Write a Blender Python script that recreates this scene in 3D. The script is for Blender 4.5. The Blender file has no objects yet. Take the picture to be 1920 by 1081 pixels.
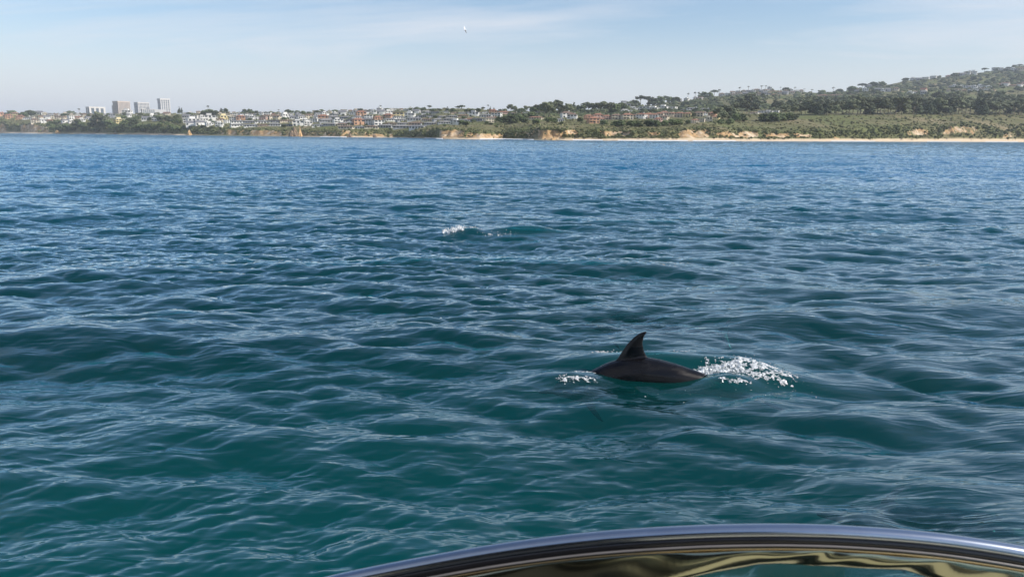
import bpy, math, random
import numpy as np
from mathutils import Matrix, Vector

C = bpy.context.scene.collection
PI = math.pi
RNG = random.Random(7)

# ------------------------------------------------------------------ camera, sky, sun, exposure
CAMH, F = 3.0, 1400.0                 # metres above water, focal length in photo pixels
PITCH, ROLL = math.atan(286.0 / 1400.0), math.atan(0.0075)
R0 = np.array([1, 0, 0.]); U0 = np.array([0, math.sin(PITCH), math.cos(PITCH)]); FW = np.array([0, math.cos(PITCH), -math.sin(PITCH)])
RX = math.cos(ROLL) * R0 + math.sin(ROLL) * U0
UP = -math.sin(ROLL) * R0 + math.cos(ROLL) * U0
CAM = np.array([0, 0, CAMH])
scene = bpy.context.scene
cd = bpy.data.cameras.new("camera"); cam = bpy.data.objects.new("camera", cd); C.objects.link(cam)
M = Matrix(((RX[0], UP[0], -FW[0], 0), (RX[1], UP[1], -FW[1], 0), (RX[2], UP[2], -FW[2], CAMH), (0, 0, 0, 1)))
cam.matrix_world = M
cd.sensor_width = 36; cd.lens = 36 * F / 1920; cd.clip_start = 0.05; cd.clip_end = 60000
cd.dof.use_dof = True; cd.dof.focus_distance = 12.0; cd.dof.aperture_fstop = 14.0
scene.camera = cam

SUN = Vector((0.84, -0.20, 0.60)).normalized()
sun_el = math.asin(SUN.z); sun_az = math.atan2(SUN.x, SUN.y)
w = bpy.data.worlds.new("World"); scene.world = w; w.use_nodes = True
wt = w.node_tree; wt.nodes.clear()
def wn(t, **k):
    n = wt.nodes.new(t)
    for a, b in k.items(): setattr(n, a, b)
    return n
sky = wn('ShaderNodeTexSky', sky_type='NISHITA', sun_disc=False)
sky.sun_elevation = sun_el; sky.sun_rotation = sun_az; sky.altitude = 0; sky.air_density = 1.0; sky.dust_density = 0.8; sky.ozone_density = 3.0
tc = wn('ShaderNodeTexCoord'); sep = wn('ShaderNodeSeparateXYZ'); wt.links.new(tc.outputs['Generated'], sep.inputs[0])
# thin high cloud on a layer overhead: direction / (z + small)
zz = wn('ShaderNodeMath', operation='MAXIMUM'); zz.inputs[1].default_value = 0.0; wt.links.new(sep.outputs['Z'], zz.inputs[0])
za = wn('ShaderNodeMath', operation='ADD'); za.inputs[1].default_value = 0.07; wt.links.new(zz.outputs[0], za.inputs[0])
dx = wn('ShaderNodeMath', operation='DIVIDE'); wt.links.new(sep.outputs['X'], dx.inputs[0]); wt.links.new(za.outputs[0], dx.inputs[1])
dy = wn('ShaderNodeMath', operation='DIVIDE'); wt.links.new(sep.outputs['Y'], dy.inputs[0]); wt.links.new(za.outputs[0], dy.inputs[1])
cmb = wn('ShaderNodeCombineXYZ'); wt.links.new(dx.outputs[0], cmb.inputs[0]); wt.links.new(dy.outputs[0], cmb.inputs[1])
mp = wn('ShaderNodeMapping'); mp.inputs['Rotation'].default_value = (0, 0, 0.5); mp.inputs['Scale'].default_value = (0.42, 0.9, 1); mp.inputs['Location'].default_value = (3.1, 1.3, 0)
wt.links.new(cmb.outputs[0], mp.inputs[0])
cn = wn('ShaderNodeTexNoise'); cn.inputs['Scale'].default_value = 0.55; cn.inputs['Detail'].default_value = 8; cn.inputs['Roughness'].default_value = 0.62; cn.inputs['Distortion'].default_value = 0.5
wt.links.new(mp.outputs[0], cn.inputs['Vector'])
cr = wn('ShaderNodeMapRange'); cr.inputs['From Min'].default_value = 0.42; cr.inputs['From Max'].default_value = 0.66; cr.inputs['To Min'].default_value = 0.0; cr.inputs['To Max'].default_value = 0.75
wt.links.new(cn.outputs[0], cr.inputs['Value'])
# veil thickest at the horizon
vr = wn('ShaderNodeMapRange', interpolation_type='SMOOTHSTEP'); vr.inputs['From Min'].default_value = 0.0; vr.inputs['From Max'].default_value = 0.155; vr.inputs['To Min'].default_value = 0.92; vr.inputs['To Max'].default_value = 0.0
wt.links.new(zz.outputs[0], vr.inputs['Value'])
mx = wn('ShaderNodeMath', operation='MAXIMUM'); wt.links.new(cr.outputs[0], mx.inputs[0]); wt.links.new(vr.outputs[0], mx.inputs[1])
mixc = wn('ShaderNodeMix', data_type='RGBA'); wt.links.new(mx.outputs[0], mixc.inputs['Factor'])
SKY_STR = 0.115
mixc.inputs['B'].default_value = (0.65 / SKY_STR, 0.66 / SKY_STR, 0.70 / SKY_STR, 1)
wt.links.new(sky.outputs[0], mixc.inputs['A'])
bg = wn('ShaderNodeBackground'); bg.inputs['Strength'].default_value = SKY_STR; wt.links.new(mixc.outputs['Result'], bg.inputs['Color'])
wo = wn('ShaderNodeOutputWorld'); wt.links.new(bg.outputs[0], wo.inputs['Surface'])

sd = bpy.data.lights.new("sun", 'SUN'); so = bpy.data.objects.new("sun", sd); C.objects.link(so)
sd.energy = 4.0; sd.angle = math.radians(0.53); sd.color = (1.0, 0.93, 0.83)
so.rotation_euler = (-SUN).to_track_quat('-Z', 'Y').to_euler(); so.location = (50, -20, 60)
vs = scene.view_settings; vs.view_transform = 'Standard'; vs.look = 'None'; vs.exposure = 0.45; vs.gamma = 1.0; vs.use_curve_mapping = False
cy = scene.cycles; cy.max_bounces = 6; cy.transparent_max_bounces = 12; cy.volume_bounces = 0; cy.caustics_reflective = False; cy.caustics_refractive = False
cy.use_denoising = True; cy.denoiser = 'OPENIMAGEDENOISE'

# ------------------------------------------------------------------ helpers
def ray(px, py):
    return FW + (px - 960) / F * RX - (py - 540.5) / F * UP
def at_dist(px, py, d):                 # the point seen at photo pixel px, py at horizontal distance d
    r = ray(px, py); return CAM + r * (d / math.hypot(r[0], r[1]))
def on_water(px, py, z=0.0):
    r = ray(px, py); return CAM + r * ((z - CAMH) / r[2])
def hsh(ix, iy, seed):
    h = (ix.astype(np.int64) * 374761393 + iy.astype(np.int64) * 668265263 + seed * 974634777) & 0xFFFFFFFF
    h = ((h ^ (h >> 13)) * 1274126177) & 0xFFFFFFFF
    h = h ^ (h >> 16)
    return (h & 0xFFFFFF) / float(0xFFFFFF)
def vnoise(x, y, seed=0):
    x = np.asarray(x, float); y = np.asarray(y, float)
    ix = np.floor(x); iy = np.floor(y); fx = x - ix; fy = y - iy
    fx = fx * fx * fx * (fx * (fx * 6 - 15) + 10); fy = fy * fy * fy * (fy * (fy * 6 - 15) + 10)
    a = hsh(ix, iy, seed); b = hsh(ix + 1, iy, seed); c = hsh(ix, iy + 1, seed); d = hsh(ix + 1, iy + 1, seed)
    return (a * (1 - fx) + b * fx) * (1 - fy) + (c * (1 - fx) + d * fx) * fy
def fbm(x, y, seed=0, oct=4, gain=0.5):
    s = 0; a = 1; t = 0
    for o in range(oct):
        s = s + a * (vnoise(x * 2 ** o, y * 2 ** o, seed + o * 17) - 0.5) * 2; t += a; a *= gain
    return s / t
def np_mesh(name, co, quads, smooth=True, tris=None):
    me = bpy.data.meshes.new(name)
    co = np.asarray(co, np.float32)
    me.vertices.add(len(co)); me.vertices.foreach_set('co', co.ravel())
    f = quads if tris is None else tris
    k = 4 if tris is None else 3
    f = np.asarray(f, np.int32)
    me.loops.add(f.size); me.loops.foreach_set('vertex_index', f.ravel())
    me.polygons.add(len(f)); me.polygons.foreach_set('loop_start', np.arange(0, f.size, k, dtype=np.int32))
    me.polygons.foreach_set('use_smooth', np.full(len(f), smooth))
    me.update(calc_edges=True); me.validate()
    return me
def add_attr(me, name, v):
    a = me.attributes.new(name, 'FLOAT', 'POINT'); a.data.foreach_set('value', np.asarray(v, np.float32).ravel())
def link(name, me, mats=(), parent=None, loc=None, rot=None, **props):
    o = bpy.data.objects.new(name, me); C.objects.link(o)
    if me is not None and mats and not len(me.materials):
        for m in mats: me.materials.append(m)
    if parent is not None: o.parent = parent
    if loc is not None: o.location = loc
    if rot is not None: o.rotation_euler = rot
    for k, v in props.items():
        if v is not None: o[k] = v
    return o
class MB:
    """plain mesh builder: boxes, prisms, loose polygons, each with a material slot"""
    def __init__(s): s.v = []; s.f = []; s.m = []
    def poly(s, pts, m=0):
        b = len(s.v); s.v += [tuple(p) for p in pts]; s.f.append(tuple(range(b, b + len(pts)))); s.m.append(m)
    def box(s, x0, x1, y0, y1, z0, z1, m=0):
        b = len(s.v)
        s.v += [(x0, y0, z0), (x1, y0, z0), (x1, y1, z0), (x0, y1, z0), (x0, y0, z1), (x1, y0, z1), (x1, y1, z1), (x0, y1, z1)]
        for q in ((0, 3, 2, 1), (4, 5, 6, 7), (0, 1, 5, 4), (1, 2, 6, 5), (2, 3, 7, 6), (3, 0, 4, 7)):
            s.f.append(tuple(b + i for i in q)); s.m.append(m)
    def hip(s, x0, x1, y0, y1, z0, h, m=0, ridge=None):
        ym = (y0 + y1) / 2; r = (y1 - y0) / 2 * 0.9 if ridge is None else ridge
        b = len(s.v)
        s.v += [(x0, y0, z0), (x1, y0, z0), (x1, y1, z0), (x0, y1, z0), (x0 + r, ym, z0 + h), (x1 - r, ym, z0 + h)]
        for q in ((0, 1, 5, 4), (1, 2, 5), (2, 3, 4, 5), (3, 0, 4), (0, 3, 2, 1)):
            s.f.append(tuple(b + i for i in q)); s.m.append(m)
    def build(s, name, smooth=False):
        me = bpy.data.meshes.new(name); me.from_pydata(s.v, [], s.f)
        me.polygons.foreach_set('material_index', s.m)
        if smooth: me.polygons.foreach_set('use_smooth', [True] * len(s.f))
        me.update(); return me
    def join(s, o):
        b = len(s.v); s.v += o.v; s.f += [tuple(b + i for i in q) for q in o.f]; s.m += o.m

def new_mat(name):
    m = bpy.data.materials.new(name); m.use_nodes = True; m.node_tree.nodes.clear(); return m, m.node_tree
def N(t, ty, **k):
    n = t.nodes.new(ty)
    for a, b in k.items(): setattr(n, a, b)
    return n
def math_(t, op, a, b=None):
    n = N(t, 'ShaderNodeMath', operation=op)
    for i, v in enumerate((a, b)):
        if v is None: continue
        if isinstance(v, (int, float)): n.inputs[i].default_value = v
        else: t.links.new(v, n.inputs[i])
    return n.outputs[0]
def simple(name, col, rough=0.7, var=0.2, scale=0.6, metal=0.0, spec=0.5, objvar=0.0):
    m, t = new_mat(name)
    b = N(t, 'ShaderNodeBsdfPrincipled'); o = N(t, 'ShaderNodeOutputMaterial'); t.links.new(b.outputs[0], o.inputs[0])
    g = N(t, 'ShaderNodeNewGeometry'); n = N(t, 'ShaderNodeTexNoise'); n.inputs['Scale'].default_value = scale; n.inputs['Detail'].default_value = 5
    t.links.new(g.outputs['Position'], n.inputs['Vector'])
    fac = n.outputs[0]
    if objvar:
        oi = N(t, 'ShaderNodeObjectInfo')
        fac = math_(t, 'ADD', fac, math_(t, 'MULTIPLY', math_(t, 'SUBTRACT', oi.outputs['Random'], 0.5), objvar))
    r = N(t, 'ShaderNodeMapRange'); r.inputs['From Min'].default_value = 0.3; r.inputs['From Max'].default_value = 0.7; r.inputs['To Min'].default_value = 1 - var; r.inputs['To Max'].default_value = 1 + var
    t.links.new(fac, r.inputs['Value'])
    h = N(t, 'ShaderNodeHueSaturation'); h.inputs['Color'].default_value = (*col, 1); t.links.new(r.outputs[0], h.inputs['Value'])
    t.links.new(h.outputs[0], b.inputs['Base Color'])
    b.inputs['Roughness'].default_value = rough; b.inputs['Metallic'].default_value = metal; b.inputs['Specular IOR Level'].default_value = spec
    return m

# ------------------------------------------------------------------ the sea
def tile(n, L, peak, lmin, lmax, rms, ang, power, seed, fall=4.0, chop=1.0):
    r = np.random.RandomState(seed)
    k1 = np.fft.fftfreq(n, L / n) * 2 * PI
    kx, ky = np.meshgrid(k1, k1, indexing='ij'); k = np.hypot(kx, ky); k[0, 0] = 1
    kp = 2 * PI / peak
    P = np.exp(-1.25 * (kp / k) ** 2) / k ** fall
    P *= np.abs((kx * math.cos(ang) + ky * math.sin(ang)) / k) ** power + 0.02
    P *= (k < 2 * PI / lmin) * (k > 2 * PI / lmax); P[0, 0] = 0
    H = np.sqrt(P) * (r.normal(size=(n, n)) + 1j * r.normal(size=(n, n)))
    h = np.fft.ifft2(H); s = rms / h.real.std()
    dxx = np.fft.ifft2(1j * kx / k * H).real * s * chop; dyy = np.fft.ifft2(1j * ky / k * H).real * s * chop
    return (L, n, h.real * s, dxx, dyy)
def samp(T, x, y, rot):
    L, n, h, a, b = T
    c, s = math.cos(rot), math.sin(rot)
    u = (c * x + s * y) / L * n; v = (-s * x + c * y) / L * n
    iu = np.floor(u).astype(np.int64); iv = np.floor(v).astype(np.int64); fu = u - iu; fv = v - iv
    i0 = iu % n; i1 = (iu + 1) % n; j0 = iv % n; j1 = (iv + 1) % n
    def g(A): return (A[i0, j0] * (1 - fu) + A[i1, j0] * fu) * (1 - fv) + (A[i0, j1] * (1 - fu) + A[i1, j1] * fu) * fv
    H, X, Y = g(h), g(a), g(b)
    return H, c * X - s * Y, s * X + c * Y
TA = tile(1024, 61.0, 2.6, 0.40, 7.0, 0.034, PI / 2 - 0.10, 6.0, 11, fall=3.35, chop=1.2)
TC = tile(256, 97.0, 7.0, 4.0, 20.0, 0.062, PI / 2 - 0.15, 4.0, 23, fall=4.0, chop=1.0)
TB = tile(768, 17.3, 0.42, 0.08, 0.8, 0.0068, PI / 2 + 0.12, 6.0, 5, fall=3.6, chop=1.3)

az_f = np.radians(np.linspace(-43, 43, 701))
az_s = np.radians(np.concatenate([np.linspace(43.8, 180, 56)]))
AZ = np.concatenate([-az_s[::-1][1:], az_f, az_s])
rr = [0.35, 0.8, 1.3, 1.8, 2.3, 2.8]
r_ = 3.1
while r_ < 13000:
    rr.append(r_)
    r_ *= 1 + (0.0034 if r_ < 14 else 0.0040 if r_ < 45 else 0.0048 if r_ < 150 else 0.0065 if r_ < 480 else 0.012 if r_ < 900 else 0.06)
RR = np.array(rr)
gx = np.sin(AZ)[None, :] * RR[:, None]; gy = np.cos(AZ)[None, :] * RR[:, None]
rad = np.broadcast_to(RR[:, None], gx.shape)
cellr = np.gradient(RR)[:, None]
fa = np.clip(1 - (rad - 500) / 900, 0.0, 1) * (1 + 0.6 * np.clip((rad - 15) / 100, 0, 1)); fb = np.clip(1 - (rad - 20) / 40, 0, 1)
near_az = (np.abs(AZ) < math.radians(43.5))[None, :]
fa = fa * np.where(near_az, 1, 0.25); fb = fb * near_az
patch = 0.22 + 1.45 * np.clip(vnoise(gx / 7.0 + 3, gy / 10.0, 91) * 1.3 - 0.15, 0, 1)
patch = patch * np.where(gy < 9, 0.80, 1.0)
DOL = on_water(1210, 712)
def bump_at(x, y, c, sx, sy, ang, h):
    ca, sa = math.cos(ang), math.sin(ang)
    u = (x - c[0]) * ca + (y - c[1]) * sa; v = -(x - c[0]) * sa + (y - c[1]) * ca
    return h * np.exp(-(u / sx) ** 2 - (v / sy) ** 2)
HA, XA, YA = samp(TA, gx, gy, 0.0)
HB, XB, YB = samp(TB, gx, gy, 0.22)
HC, XC, YC = samp(TC, gx, gy, 0.1)
swell = 0.045 * np.sin(gy * 0.52 + gx * 0.11 + 1.0) * np.clip(1 - rad / 500, 0, 1)
# calmer, raised water that the dolphin pushes up round itself, and a smaller mound farther out
calm = 1 - bump_at(gx, gy, (DOL[0] + 0.45, DOL[1] + 0.25), 1.9, 0.85, -0.1, 0.85)
P2 = on_water(985, 440)
calm2 = 1 - bump_at(gx, gy, P2, 1.9, 0.8, 0, 0.8)
amp = fa * (0.25 + 0.75 * np.minimum(calm, calm2))
ripp = fb * patch * (0.15 + 0.85 * np.minimum(calm, calm2))
ampc = np.clip(1 - rad / 1500, 0, 1) * np.clip(calm, .3, 1)
gz = HA * amp + HB * ripp + swell * calm + HC * ampc
ox = -(XA * amp + XB * ripp); oy = -(YA * amp + YB * ripp)
gz += bump_at(gx, gy, (DOL[0] + 0.15, DOL[1] + 0.62), 1.35, 0.30, -0.06, 0.15)
gz += bump_at(gx, gy, (DOL[0] + 1.45, DOL[1] + 0.30), 0.55, 0.33, -0.35, 0.15)
gz -= bump_at(gx, gy, (DOL[0] - 0.05, DOL[1] - 0.42), 0.75, 0.35, 0, 0.06)
gz += bump_at(gx, gy, (DOL[0] + 1.02, DOL[1] - 0.12), 0.36, 0.24, -0.1, 0.15)
gz += bump_at(gx, gy, (DOL[0] - 0.98, DOL[1] + 0.0), 0.45, 0.25, 0, 0.05)
gz += bump_at(gx, gy, (P2[0] + 0.1, P2[1] + 0.25), 1.25, 0.26, 0, 0.20)
gz += bump_at(gx, gy, (P2[0] - 1.75, P2[1] + 0.05), 0.45, 0.3, 0, 0.16)
for (px, py, sx, sy, h) in ((150, 640, 2.3, 0.75, 0.17), (1480, 610, 2.4, .5, .10), (1100, 385, 2.6, .7, .16), (640, 500, 3.2, .8, .16), (1130, 505, 2.5, .6, .12), (880, 640, 1.2, .45, .09), (330, 800, .8, .4, .08)):
    c = on_water(px, py); gz += bump_at(gx, gy, c, sx, sy, -0.08, h)
WX = gx + ox; WY = gy + oy
nr, na = gx.shape
co = np.stack([WX, WY, gz], -1).reshape(-1, 3)
idx = np.arange(nr * na).reshape(nr, na)
quads = np.stack([idx[:-1, :-1], idx[:-1, 1:], idx[1:, 1:], idx[1:, :-1]], -1).reshape(-1, 4)

sea_me = np_mesh('water', co, quads)
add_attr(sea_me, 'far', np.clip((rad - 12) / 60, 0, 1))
add_attr(sea_me, 'vfar', np.clip((rad - 250) / 500, 0, 1))
add_attr(sea_me, 'calm', np.minimum(calm, calm2))
air = bump_at(gx, gy, (DOL[0] + .5, DOL[1] + .35), 1.5, .75, -.08, 1) + bump_at(gx, gy, (DOL[0] + 1.3, DOL[1] - .1), .8, .5, 0, .8) + bump_at(gx, gy, (P2[0], P2[1] + .1), 1.9, .9, 0, .3)
add_attr(sea_me, 'air', np.clip(air, 0, 1))

def water_z(x, y):
    a = math.atan2(x, y); r = math.hypot(x, y)
    for _ in range(2):
        j = int(np.clip(np.searchsorted(AZ, a), 1, na - 1)); i = int(np.clip(np.searchsorted(RR, r), 1, nr - 1))
        ex = x - ox[i, j]; ey = y - oy[i, j]; a = math.atan2(ex, ey); r = math.hypot(ex, ey)
    j = int(np.clip(np.searchsorted(AZ, a), 1, na - 1)); i = int(np.clip(np.searchsorted(RR, r), 1, nr - 1))
    return float(gz[i, j])

def water_mat():
    m, t = new_mat('sea_water'); L = t.links
    out = N(t, 'ShaderNodeOutputMaterial'); geo = N(t, 'ShaderNodeNewGeometry')
    def attr(n):
        a = N(t, 'ShaderNodeAttribute', attribute_name=n); return a.outputs['Fac']
    far, vfar, calm_ = attr('far'), attr('vfar'), attr('calm')
    def noise(scale, sx, sy, rot, detail, rough=0.5, dist=0.0, ridge=True):
        mp = N(t, 'ShaderNodeMapping'); mp.inputs['Rotation'].default_value = (0, 0, rot); mp.inputs['Scale'].default_value = (sx, sy, 0.3)
        L.new(geo.outputs['Position'], mp.inputs[0])
        n = N(t, 'ShaderNodeTexNoise'); n.inputs['Scale'].default_value = scale; n.inputs['Detail'].default_value = detail; n.inputs['Roughness'].default_value = rough; n.inputs['Distortion'].default_value = dist
        L.new(mp.outputs[0], n.inputs['Vector'])
        if not ridge: return n.outputs[0]
        a = math_(t, 'ABSOLUTE', math_(t, 'SUBTRACT', n.outputs[0], 0.5))
        return math_(t, 'SUBTRACT', 0.5, a)
    wind = noise(0.10, 0.30, 1.5, 0.15, 6, rough=0.6, ridge=False)
    wr = N(t, 'ShaderNodeMapRange'); wr.inputs['From Min'].default_value = 0.35; wr.inputs['From Max'].default_value = 0.65; wr.inputs['To Min'].default_value = 0.40; wr.inputs['To Max'].default_value = 1.7; L.new(wind, wr.inputs['Value'])
    r1 = noise(2.8, 0.32, 1.5, 0.12, 2, 0.5, 0.4)
    r1b = noise(6.5, 0.36, 1.4, -0.25, 2, 0.5, 0.3)
    r2 = noise(0.9, 0.32, 1.4, -0.1, 3, 0.55, 0.3)
    r3 = noise(0.22, 0.32, 1.3, 0.1, 4, 0.6, 0.3)
    h = math_(t, 'MULTIPLY', math_(t, 'MULTIPLY', r1, 0.042), calm_)
    h = math_(t, 'ADD', h, math_(t, 'MULTIPLY', math_(t, 'MULTIPLY', r1b, 0.010), calm_))
    h = math_(t, 'ADD', h, math_(t, 'MULTIPLY', math_(t, 'MULTIPLY', r1, 0.07), far))
    h = math_(t, 'ADD', h, math_(t, 'MULTIPLY', math_(t, 'MULTIPLY', r2, 0.24), far))
    h = math_(t, 'ADD', h, math_(t, 'MULTIPLY', math_(t, 'MULTIPLY', r3, 0.80), vfar))
    h = math_(t, 'MULTIPLY', h, wr.outputs[0])
    bp = N(t, 'ShaderNodeBump'); bp.inputs['Strength'].default_value = 1; bp.inputs['Distance'].default_value = 1; L.new(h, bp.inputs['Height'])
    dt = N(t, 'ShaderNodeVectorMath', operation='DOT_PRODUCT'); L.new(geo.outputs['Incoming'], dt.inputs[0]); L.new(bp.outputs[0], dt.inputs[1])
    cs_ = math_(t, 'MINIMUM', math_(t, 'ABSOLUTE', dt.outputs['Value']), 1.0)
    fres = math_(t, 'ADD', 0.022, math_(t, 'MULTIPLY', 0.978, math_(t, 'POWER', math_(t, 'SUBTRACT', 1.0, cs_), 3.4)))
    gl = N(t, 'ShaderNodeBsdfGlossy'); gl.inputs['Color'].default_value = (.82, .94, 1, 1); gl.inputs['Roughness'].default_value = 0.03; L.new(bp.outputs[0], gl.inputs['Normal'])
    rg = math_(t, 'ADD', 0.012, math_(t, 'MULTIPLY', far, 0.04)); L.new(rg, gl.inputs['Roughness'])
    df = N(t, 'ShaderNodeBsdfDiffuse')
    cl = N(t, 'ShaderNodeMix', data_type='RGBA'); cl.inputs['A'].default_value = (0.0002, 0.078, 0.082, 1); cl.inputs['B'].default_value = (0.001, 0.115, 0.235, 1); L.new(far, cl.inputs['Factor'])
    ca_ = N(t, 'ShaderNodeMix', data_type='RGBA'); L.new(cl.outputs['Result'], ca_.inputs['A']); ca_.inputs['B'].default_value = (0.004, 0.165, 0.155, 1); L.new(math_(t, 'MULTIPLY', attr('air'), 0.6), ca_.inputs['Factor']); L.new(ca_.outputs['Result'], df.inputs['Color'])
    up = N(t, 'ShaderNodeCombineXYZ'); up.inputs[2].default_value = 1; L.new(up.outputs[0], df.inputs['Normal'])
    tr = N(t, 'ShaderNodeBsdfTransparent'); tr.inputs['Color'].default_value = (0.35, 0.85, 0.85, 1)
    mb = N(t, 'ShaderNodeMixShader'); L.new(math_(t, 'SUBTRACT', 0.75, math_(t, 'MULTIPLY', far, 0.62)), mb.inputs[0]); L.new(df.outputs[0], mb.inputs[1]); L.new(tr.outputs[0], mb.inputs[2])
    ms = N(t, 'ShaderNodeMixShader'); L.new(fres, ms.inputs[0]); L.new(mb.outputs[0], ms.inputs[1]); L.new(gl.outputs[0], ms.inputs[2])
    L.new(ms.outputs[0], out.inputs['Surface'])
    return m
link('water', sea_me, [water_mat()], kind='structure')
deep_mb = MB(); nb = 64
deep_mb.poly([(13500 * math.cos(2 * PI * i / nb), 13500 * math.sin(2 * PI * i / nb), -20.0) for i in range(nb)])
link('deep_water_sheet', deep_mb.build('deep_water_sheet'), [simple('deep_water_teal', (0.001, 0.092, 0.096), 0.9, 0.1, 0.05)], kind='structure')  # teal sheet standing in for light coming back up from deep water

# ------------------------------------------------------------------ the land
KX =  [-900, -300,   0,   60,  130,  330,  400,  470,  560,  640,  742,  816,  826,  900,  946, 1006, 1016, 1090, 1180, 1250, 1330, 1440, 1540, 1600, 1690, 1760, 1850, 1920, 2300, 3000]
def tab(px, xs, vs): return np.interp(px, xs, vs)
D0 =  [2600, 2400,2200, 2000, 1800, 1310, 1180, 1060,  960,  850,  850,  660,  620,  600,  650,  560,  548,  560,  565,  575,  610,  680,  740,  790,  870,  960, 1060, 1160, 1300, 1500]
DK = {
 1: [x + 14 + 0.004 * x for x in D0],
 2: [x + (30 if k not in (826, 900, 1016, 1090) else 24) + 0.01 * x for k, x in zip(KX, D0)],
}
def off(xs, ds): return [d + float(np.interp(k, xs, ds)) for k, d in zip(KX, D0)]
DK[3] = off([0, 330, 640, 816, 1000, 1300, 1600, 1920], [260, 190, 160, 170, 150, 170, 210, 260])
DK[4] = off([0, 330, 640, 816, 1000, 1300, 1600, 1920], [600, 520, 420, 420, 400, 700, 760, 950])
DK[5] = off([0, 330, 640, 816, 1000, 1100, 1300, 1440, 1600, 1920], [1000, 900, 760, 700, 760, 900, 1500, 1750, 2050, 2450])
Y0 = ([-900, 0, 330, 630, 940, 1250, 1590, 1920, 3000], [245, 248.5, 253, 257.5, 262, 264, 264.8, 265.4, 268])
Y1 = ([-900, 0, 330, 630, 940, 1250, 1590, 1920, 3000], [244, 247.4, 251.6, 256.0, 260.0, 261.0, 262.0, 262.7, 265])
Y2 = ([-900, 0, 30, 60, 84, 100, 130, 300, 410, 432, 460, 520, 560, 640, 760, 800, 822, 870, 900, 946, 1000, 1060, 1086, 1150, 1250, 1290, 1350, 1420, 1500, 1600, 1690, 1760, 1800, 1860, 1920, 3000],
      [224, 227, 234, 230, 236, 240, 234, 235, 238, 242, 241, 244, 243, 244, 246, 245, 241, 243, 245, 244, 241, 241, 243, 243, 244, 238, 241, 243, 245, 242, 237, 238, 232, 238, 238, 234])
Y3 = ([-900, 0, 60, 130, 330, 430, 560, 640, 760, 900, 960, 1100, 1250, 1330, 1440, 1540, 1600, 1760, 1920, 3000],
      [220, 222, 223, 225, 228, 231, 234, 235, 234, 231, 230, 228, 226, 224, 223, 221, 218, 216, 215, 214])
Y4 = ([-900, 0, 60, 130, 330, 430, 560, 640, 760, 900, 960, 1100, 1250, 1330, 1440, 1540, 1600, 1760, 1920, 3000],
      [218, 220, 219, 219, 219, 220, 221, 220, 217, 217, 218, 215, 208, 205, 201, 199, 197, 190, 182, 150])
Y5 = ([-900, -200, 0, 60, 130, 200, 300, 400, 500, 600, 700, 760, 830, 900, 960, 1060, 1100, 1180, 1220, 1300, 1350, 1400, 1440, 1500, 1540, 1590, 1640, 1700, 1760, 1800, 1850, 1920, 2100, 2500, 3000],
      [214, 216, 217, 216, 215, 216, 214, 213, 211, 211, 208, 205, 205, 207, 209, 206, 206, 202, 199, 189, 182, 173, 169, 172, 175, 171, 160, 153, 147, 142, 136, 126, 104, 110, 140])
LA = np.radians(np.linspace(-50, 50, 1161))
def level(l):
    xs = np.concatenate([np.arange(-900, 0, 60), np.arange(0, 1920, 3), np.arange(1920, 3000, 60)]).astype(float)
    ds = np.interp(xs, KX, D0 if l == 0 else DK[l]); ys = np.interp(xs, *{0: Y0, 1: Y1, 2: Y2, 3: Y3, 4: Y4, 5: Y5}[l])
    P = np.array([at_dist(x, y, d) for x, y, d in zip(xs, ys, ds)])
    a = np.arctan2(P[:, 0], P[:, 1])
    return np.interp(LA, a, ds), np.interp(LA, a, P[:, 2])
LD = []; LZ = []
for l in range(6):
    d, z = level(l); LD.append(d); LZ.append(z)
LZ[0] = np.maximum(LZ[0] * 0, 0.0) + 0.12
nrows = [3, 7, 26, 26, 26, 34]
rowsD, rowsZ, rowsT = [], [], []
for i in range(3):
    rowsD.append(LD[0] - 40 + i * 18); rowsZ.append(np.full_like(LA, -2.2 + i * 0.8)); rowsT.append(np.full_like(LA, -0.2))
for l in range(5):
    n = nrows[l + 1]
    for i in range(n):
        s = i / n
        zf = s
        if l == 1: zf = s ** 0.85
        if l >= 2: zf = s
        rowsD.append(LD[l] * (1 - s) + LD[l + 1] * s); rowsZ.append(LZ[l] * (1 - zf) + LZ[l + 1] * zf); rowsT.append(np.full_like(LA, l + s))
rowsD.append(LD[5]); rowsZ.append(LZ[5]); rowsT.append(np.full_like(LA, 5.0))
for i in range(1, 6):
    rowsD.append(LD[5] + i * 160); rowsZ.append(LZ[5] * (1 - 0.12 * i)); rowsT.append(np.full_like(LA, 5 + i * 0.1))
RD = np.array(rowsD); RZ = np.array(rowsZ); RT = np.array(rowsT)
LX = np.sin(LA)[None, :] * RD; LY = np.cos(LA)[None, :] * RD
sc = RD / 1000.0
bl = np.clip((RT - 1.0) / 0.35, 0, 1) * np.clip((2.6 - RT) / 0.6, 0, 1)      # bluff band
gull = np.abs(fbm(LX / 16.0, LY / 40.0, 3, 3)) * 1.0
RDn = RD + bl * (fbm(LX / 13.0, LY / 300.0, 8, 3) * 13 * np.clip((RT - 1), 0, 1) + fbm(LX / 4.0, LY / 30.0, 28, 2) * 3)
LX = np.sin(LA)[None, :] * RDn; LY = np.cos(LA)[None, :] * RDn
RZ = RZ + bl * (-gull * 2.4 + fbm(LX / 5.0, LY / 5.0, 12, 3) * 1.0)
up = np.clip((RT - 2.2) / 0.6, 0, 1)
RZ = RZ + up * fbm(LX / 60.0, LY / 60.0, 21, 4) * 2.4 * sc
hill = np.clip((RT - 4.0) / 0.4, 0, 1) * np.clip((5.4 - RT) / 0.6, 0, 1)
RZ = RZ + hill * fbm(LX / 240.0, LY / 240.0, 33, 5) * np.clip(np.interp(LA, [-.3, .1, .5], [1.5, 3, 12]), 1, 12)[None, :]
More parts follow.
